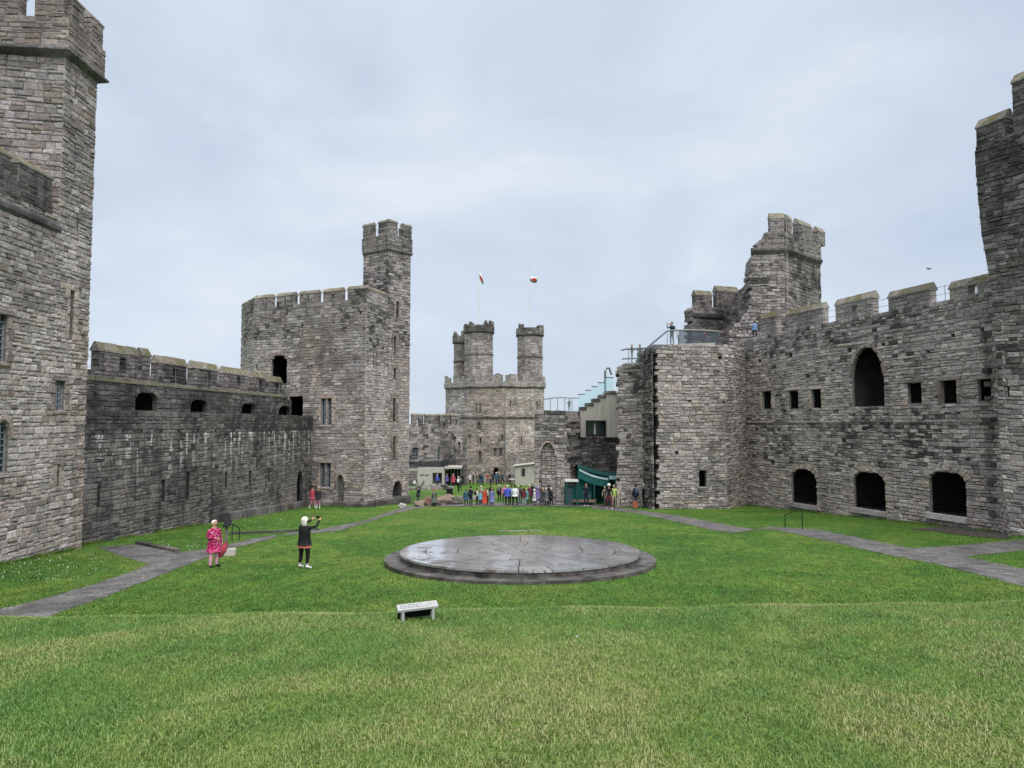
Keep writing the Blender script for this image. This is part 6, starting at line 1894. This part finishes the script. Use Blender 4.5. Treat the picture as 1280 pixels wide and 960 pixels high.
P('visitor in purple jacket with white hair by the cafe entrance', 559.5, 607.3, 14, 'stand', 30, 'purple', 'dark', 'hairwhite', group=G2, coat=(.7, .04))
P('visitor in red coat with white hair by the cafe entrance', 565.6, 607.8, 14.5, 'walk', 60, 'crimson', 'maroon', 'hairwhite', group=G2, coat=(.6, .04))
P('visitor in black and white climbing the path below the cafe', 572, 615, 19, 'walk', 180, 'charcoal', 'dark', 'hairgrey', pack='white')
P('visitor in dark clothes beside the visitor with white pack on the path', 576.2, 614.5, 19.5, 'walk', 200, 'dark', 'navy', 'hairbrown', pack='grey')
for i, (x, y, h, c, l, hr, lab) in enumerate((
        (570.5, 606.5, 14, 'dark', 'black', 'hairgrey', 'visitor in dark coat right of the red coat by the cafe'),
        (579.0, 606.5, 14.5, 'navy', 'black', 'hairbrown', 'visitor in navy left of the white shirts before the great tower'),
        (583.5, 606, 14, 'white', 'dark', 'hairgrey', 'visitor in white shirt, left of the pair in white'),
        (587.0, 605.8, 14, 'white', 'navy', 'hairblond', 'visitor in white shirt, right of the pair in white'),
        (590.5, 606, 14.2, 'black', 'black', 'hairgrey', 'visitor in black with grey hair next to the white shirts'),
        (596.0, 606.2, 14.2, 'olive', 'dark', 'hairgrey', 'visitor in olive jacket left of the dark tower arch'),
        (599.2, 607.5, 15.5, 'navy', 'teal', 'hairbrown', 'visitor in navy and teal left of the dark tower arch'),
        (602.3, 607.5, 15, 'teal', 'navy', 'hairblack', 'visitor in teal and navy left of the dark tower arch'),
        (610.4, 605.5, 14.5, 'red', 'grey', 'hairgrey', 'visitor in red top before the great tower door'),
        (613.0, 611.3, 15.5, 'navy', 'navy', 'hairblack', 'visitor in navy walking on the far grass path'),
        (617.0, 605.3, 15, 'navy', 'black', 'hairblack', 'visitor in navy, left of the group at the great tower door'),
        (619.6, 605.6, 14.5, 'teal', 'navy', 'hairgrey', 'visitor in teal among the group at the great tower door'),
        (622.3, 605.2, 15, 'navy', 'violet', 'hairgrey', 'visitor in navy with violet trousers at the great tower door'),
        (625.2, 605.5, 14.5, 'charcoal', 'navy', 'hairwhite', 'visitor in charcoal with white hair at the great tower door'),
        (627.8, 605.2, 15.5, 'teal', 'black', 'hairblack', 'visitor in dark teal, right of the group at the great tower door'),
        (633.6, 605, 13.5, 'grey', 'dark', 'hairgrey', 'visitor in grey left of the dark table'),
        (636.6, 605, 14, 'navy', 'charcoal', 'hairbrown', 'visitor in dark blue beside the dark table'))):
    P(lab, x, y, h, ('stand', 'hold', 'walk')[i % 3], (0, 150, 200, 40, 90)[i % 5], c, l, hr, group=G2, coat=(.78, .03) if i % 2 else None)
# on the far stair: stand on its steps
for x, t, lab in ((554.5, .09, 'visitor in dark clothes at the top of the far stair'), (567.5, .44, 'highest of three dark visitors on the far stair'), (571.0, .58, 'middle of three dark visitors on the far stair'), (576.5, .74, 'lowest of three dark visitors, in a white hat, on the far stair')):
    i = int(t * ns); a = sa.lerp(sb, i / ns)
    q = sa.lerp(sb, (i + .5) / ns)
    o = P(lab, x, 540, 13, 'walk', 60, 'navy' if i % 2 else 'black', 'dark', 'hairblack', d=100.0, z=a.z, group='visitors on the far stair', hat='white' if t > .7 else None)
    o.location.x, o.location.y = q.x, q.y - 0.3
# shelter and gatehouse foot
G3 = 'visitors by the ruined gatehouse'
P('visitor in navy top and trousers with white trainers before the shelter', 732, 633.2, 29, 'hold', 10, 'navy', 'navy', 'hairbrown', 'white', group=G3)
P('visitor in light blue shirt inside the glazed booth', 718, 630, 22, 'hold', 60, 'lightblue', 'dark', 'hairbrown', group=G3)
P('visitor in black top and red trousers by the gatehouse', 762.5, 636, 31, 'walk', 30, 'black', 'maroon', 'hairgrey', 'white', hat='white', group=G3)
P('visitor in yellow safety vest beside the red trousers', 767.5, 635, 28, 'stand', 0, 'hivis', 'beige', 'hairgrey', 'grey', group=G3)
P('visitor in beige clothes behind the yellow vest', 772.5, 635.5, 26, 'stoop', 40, 'beige', 'cream', 'hairgrey', 'black', group=G3)
P('visitor in beige jacket leaning by the shelter post', 756, 632.5, 25, 'stoop', -60, 'beige', 'grey', 'hairgrey', 'brown', group=G3)
P('visitor in black, left of the visitor with the suitcase', 789.5, 633.2, 27, 'stand', 160, 'black', 'dark', 'hairblack', group=G3)
P('visitor in navy jacket and jeans with a blue backpack and orange case', 794.8, 634.5, 28.5, 'stand', 180, 'navy', 'jeans', 'hairblack', 'brown', pack='jeans', group=G3, coat=(.85, .02))
P('visitor in black with a white cap at the gatehouse corner', 805.5, 634.5, 29, 'hold', 200, 'black', 'black', 'hairgrey', hat='white', group=G3)
c = gp(793.5, 635.3)
T = Thing('suitcase', 'small orange wheeled suitcase behind the visitor with the blue backpack', 'suitcase', c)
m = Mesh().box((c.x, c.y - .15, c.z + .30), (.36, .22, .48)); T.part('body', m.v, m.f, 'wear_orange')
m = Mesh().tube([(c.x - .1, c.y - .1, c.z + .5), (c.x - .1, c.y - .1, c.z + .85), (c.x + .1, c.y - .1, c.z + .85), (c.x + .1, c.y - .1, c.z + .5)], .012, 5); T.part('handle', m.v, m.f, 'black_iron')
for s in (-1, 1):
    m = Mesh().tube([(c.x + s * .13 - .02, c.y - .15, c.z + .03), (c.x + s * .13 + .02, c.y - .15, c.z + .03)], .035, 8); T.part('wheel', m.v, m.f, 'black_iron')
# on the decks and wall walks
G4 = 'visitors on the walls'
zk = at(795, 453.5, 57.5).z
P('visitor in black top and grey trousers at the left end of the deck rail', 790, 453, 25, 'hold', 80, 'black', 'grey', 'hairgrey', d=58.15, z=zk, group=G4)
P('visitor in dark jacket with long hair on the deck, right of the pair', 800, 452, 24, 'hold', -20, 'dark', 'grey', 'hairbrown', d=58.15, z=zk, group=G4, long_hair=True)
zt1 = at(860, 431, 55.3).z + .06
P('visitor in dark jacket standing high on the gatehouse deck with a camera', 840, 432, 29, 'photo', -60, 'dark', 'charcoal', 'hairblack', d=56.05, z=zt1, group=G4, pack='teal')
P('visitor in white shirt bending behind the deck glass', 848.5, 432, 17, 'stoop', -90, 'white', 'grey', 'hairgrey', d=56.05, z=zt1, group=G4, wide=1.2)
P('visitor in dark blue behind the smoked deck glass', 861, 431, 19, 'stoop', 90, 'navy', 'navy', 'hairbrown', d=56.4, z=zt1, group=G4)
P('visitor in red behind the smoked deck glass', 880, 431, 19, 'stoop', 60, 'red', 'maroon', 'hairbrown', d=56.4, z=zt1, group=G4)
P('visitor in bright blue jacket on the right wall walk by the turret', 943.5, 425, 21, 'hold', 160, 'sky', 'navy', 'hairblack', d=58.6, z=12.25, group=G4, coat=(.8, .03), wide=1.15)
P('dark visitor leaning on the glass balustrade above the blocked arch', 711.5, 513, 15, 'lean', 180, 'black', 'dark', 'hairblack', d=62.3, z=at(690, 514, 60.5).z + .02, group=G4)

# ------------------------------------------------------------------ gull in the sky
c = at(1161, 336, 62)
m = Mesh()
m.lathe((0, 0, 0), [(.005, -.22), (.05, -.14), (.07, 0), (.05, .14), (.012, .24)], 8)
V = [(v[2], v[1], v[0]) for v in m.v]; body_f = list(m.f)
T = Thing('gull', 'small dark gull gliding in the sky above the right wall', 'bird', c)
T.part('body', [(c.x + v[0], c.y + v[1], c.z + v[2]) for v in V], body_f, 'wear_charcoal', smooth=True)
for s in (-1, 1):
    pts = [(0.06, 0, .02), (.10, s * .25, .12), (.02, s * .55, .10), (-.06, s * .62, .08), (-.03, s * .25, .10), (-.08, 0, .02)]
    if True:
        V = [(c.x + p[1] * .8 + p[0] * .5, c.y + p[1] * .5 + p[0], c.z + p[2]) for p in pts]
        V += [(x, y, z - .012) for x, y, z in V]
        T.part('wing', V, [(0, 1, 4, 5), (1, 2, 3, 4), (11, 10, 7, 6), (10, 9, 8, 7)] + [(i, (i + 1) % 6, 6 + (i + 1) % 6, 6 + i) for i in range(6)], 'wear_grey')

# ------------------------------------------------------------------ grass, daisies
NR = np.random.default_rng(12)
def inside(poly, x, y):
    n = len(poly); r = np.zeros(len(x), bool); j = n - 1
    for i in range(n):
        xi, yi, xj, yj = poly[i][0], poly[i][1], poly[j][0], poly[j][1]
        c = ((yi > y) != (yj > y)) & (x < (xj - xi) * (y - yi) / (yj - yi + 1e-12) + xi)
        r ^= c; j = i
    return r
gzv = np.vectorize(gz, otypes=[float])
def blades(name, x, y, h0, h1, w0, w1, lean, mat, label):
    n = len(x)
    z = gzv(x, y)
    a = NR.uniform(0, 2 * np.pi, n); h = NR.uniform(h0, h1, n) * (0.75 + 0.5 * NR.random(n)); w = NR.uniform(w0, w1, n)
    la = NR.uniform(0, 2 * np.pi, n); ll = h * NR.uniform(0.2, lean, n)
    dx, dy = np.cos(a) * w / 2, np.sin(a) * w / 2
    lx, ly = np.cos(la) * ll, np.sin(la) * ll
    v = np.empty((n, 5, 3))
    v[:, 0] = np.stack([x - dx, y - dy, z - 0.01], 1); v[:, 1] = np.stack([x + dx, y + dy, z - 0.01], 1)
    v[:, 2] = np.stack([x + dx * .8 + lx * .35, y + dy * .8 + ly * .35, z + h * .6], 1); v[:, 3] = np.stack([x - dx * .8 + lx * .35, y - dy * .8 + ly * .35, z + h * .6], 1)
    v[:, 4] = np.stack([x + lx, y + ly, z + h * np.clip(1.0 - (ll / h) * 0.25, .5, 1)], 1)
    me = bpy.data.meshes.new(name)
    me.vertices.add(n * 5); me.vertices.foreach_set('co', v.reshape(-1).astype(np.float32))
    b = (np.arange(n) * 5)[:, None]
    loops = np.concatenate([b + np.array([[0, 1, 2, 3]]), b + np.array([[3, 2, 4]])], 1).reshape(-1)
    me.loops.add(len(loops)); me.loops.foreach_set('vertex_index', loops.astype(np.int32))
    st = (np.arange(n) * 7)[:, None] + np.array([[0, 4]])
    me.polygons.add(n * 2)
    me.polygons.foreach_set('loop_start', st.reshape(-1).astype(np.int32))
    me.update(calc_edges=True)
    me.materials.append(MATS[mat])
    o = bpy.data.objects.new(name, me); COL.objects.link(o)
    o['kind'] = 'stuff'; o['label'] = label; o['category'] = 'grass'
N1 = 460000
yy = 2.6 + (13.0 - 2.6) * NR.random(N1) ** 1.15
xx = NR.uniform(-1, 1, N1) * (0.80 * yy + 0.7)
blades('mound_grass', xx, yy, 0.018, 0.042, 0.0032, 0.0065, 1.7, 'grass_blade', 'short green and straw coloured grass on the mound in front')
N2 = 300000
yy = 15.5 + (70 - 15.5) * NR.random(N2) ** 1.9
xx = NR.uniform(-1, 1, N2) * (0.80 * yy)
keep = (xx > np.where(yy < 32, LX + .1, -19.3 + (yy - 31) * .1 + .3)) & (xx < 30)
jx, jy = xx + NR.normal(0, .07, N2), yy + NR.normal(0, .07, N2)
for p in PATHS: keep &= ~inside(p, jx, jy)
keep &= (xx - DX) ** 2 + (yy - DY) ** 2 > (DR + .03) ** 2
keep &= ~((yy > 56) & (xx < -8)) & ~((yy > 53.5) & (xx > 10))
keep &= ~((yy - 59.9) > (xx - 19.55) * (37.8 - 59.9) / (25.95 - 19.55) - 0.4)
xx, yy = xx[keep], yy[keep]
blades('lawn_grass', xx, yy, 0.03, 0.055, 0.012, 0.026, 1.3, 'grass_far', 'short mown green grass across the ward')
# longer tufts where the mower cannot reach, along the wall feet
tx, ty = [], []
for (a, b, n, w_) in (((LX + .08, 20), (LX + .08, 31.1), 2600, .16), ((-19.2, 31.3), (-16.9, 58), 5200, .2), ((-16.4, 58.8), (-11.9, 56.6), 900, .25), ((11.2, 54.3), (16.6, 56.2), 900, .25), ((16.7, 56.3), (19.4, 59.2), 500, .25), ((19.3, 59.6), (25.6, 37.6), 4200, .22), ((25.1, 36.0), (28, 28.6), 900, .2)):
    t = NR.random(n); k_ = NR.random(n) ** 2 * w_
    d_ = np.array([b[0] - a[0], b[1] - a[1]]); L_ = np.hypot(*d_); nx_, ny_ = d_[1] / L_, -d_[0] / L_
    cl = (np.sin(t * L_ * 2.1 + a[0]) + np.sin(t * L_ * 0.83 + 1.0)) > -0.55
    tx.append((a[0] + d_[0] * t + nx_ * k_)[cl]); ty.append((a[1] + d_[1] * t + ny_ * k_)[cl])
blades('wall_foot_grass', np.concatenate(tx), np.concatenate(ty), 0.06, 0.2, 0.012, 0.024, 1.1, 'grass_far', 'ragged longer grass along the feet of the walls')
# daisies
pts = []
for (x0, x1, y0, y1, n) in ((0, 120, 690, 728, 110), (285, 400, 642, 660, 110), (175, 260, 672, 688, 25), (60, 420, 680, 720, 20)):
    for _ in range(n):
        q = gp(random.Random(len(pts) * 7 + 1).uniform(x0, x1), random.Random(len(pts) * 13 + 2).uniform(y0, y1)); pts.append(q)
V, Fc = [], []
for i, q in enumerate(pts):
    if q.x < LX + .2 or any(inside(p, np.array([q.x]), np.array([q.y]))[0] for p in PATHS): continue
    if q.y > 31 and q.x < -19.3 + (q.y - 31) * .1 + .4: continue
    r = 0.006 + 0.008 * ((i * 37) % 10) / 10; k = len(V)
    for a in range(6): V.append((q.x + r * math.cos(a), q.y + r * math.sin(a), q.z + .05 + .006 * math.sin(a * 2)))
    V.append((q.x, q.y, q.z + .062)); V.append((q.x, q.y, q.z))
    Fc += [(k + a, k + (a + 1) % 6, k + 6) for a in range(6)] + [(k + 6, k + 7, k)]
o = link_mesh('daisies', V, Fc, 'daisy_white'); o['kind'] = 'stuff'; o['label'] = 'white daisies scattered in the grass along the left walls'; o['category'] = 'flowers'
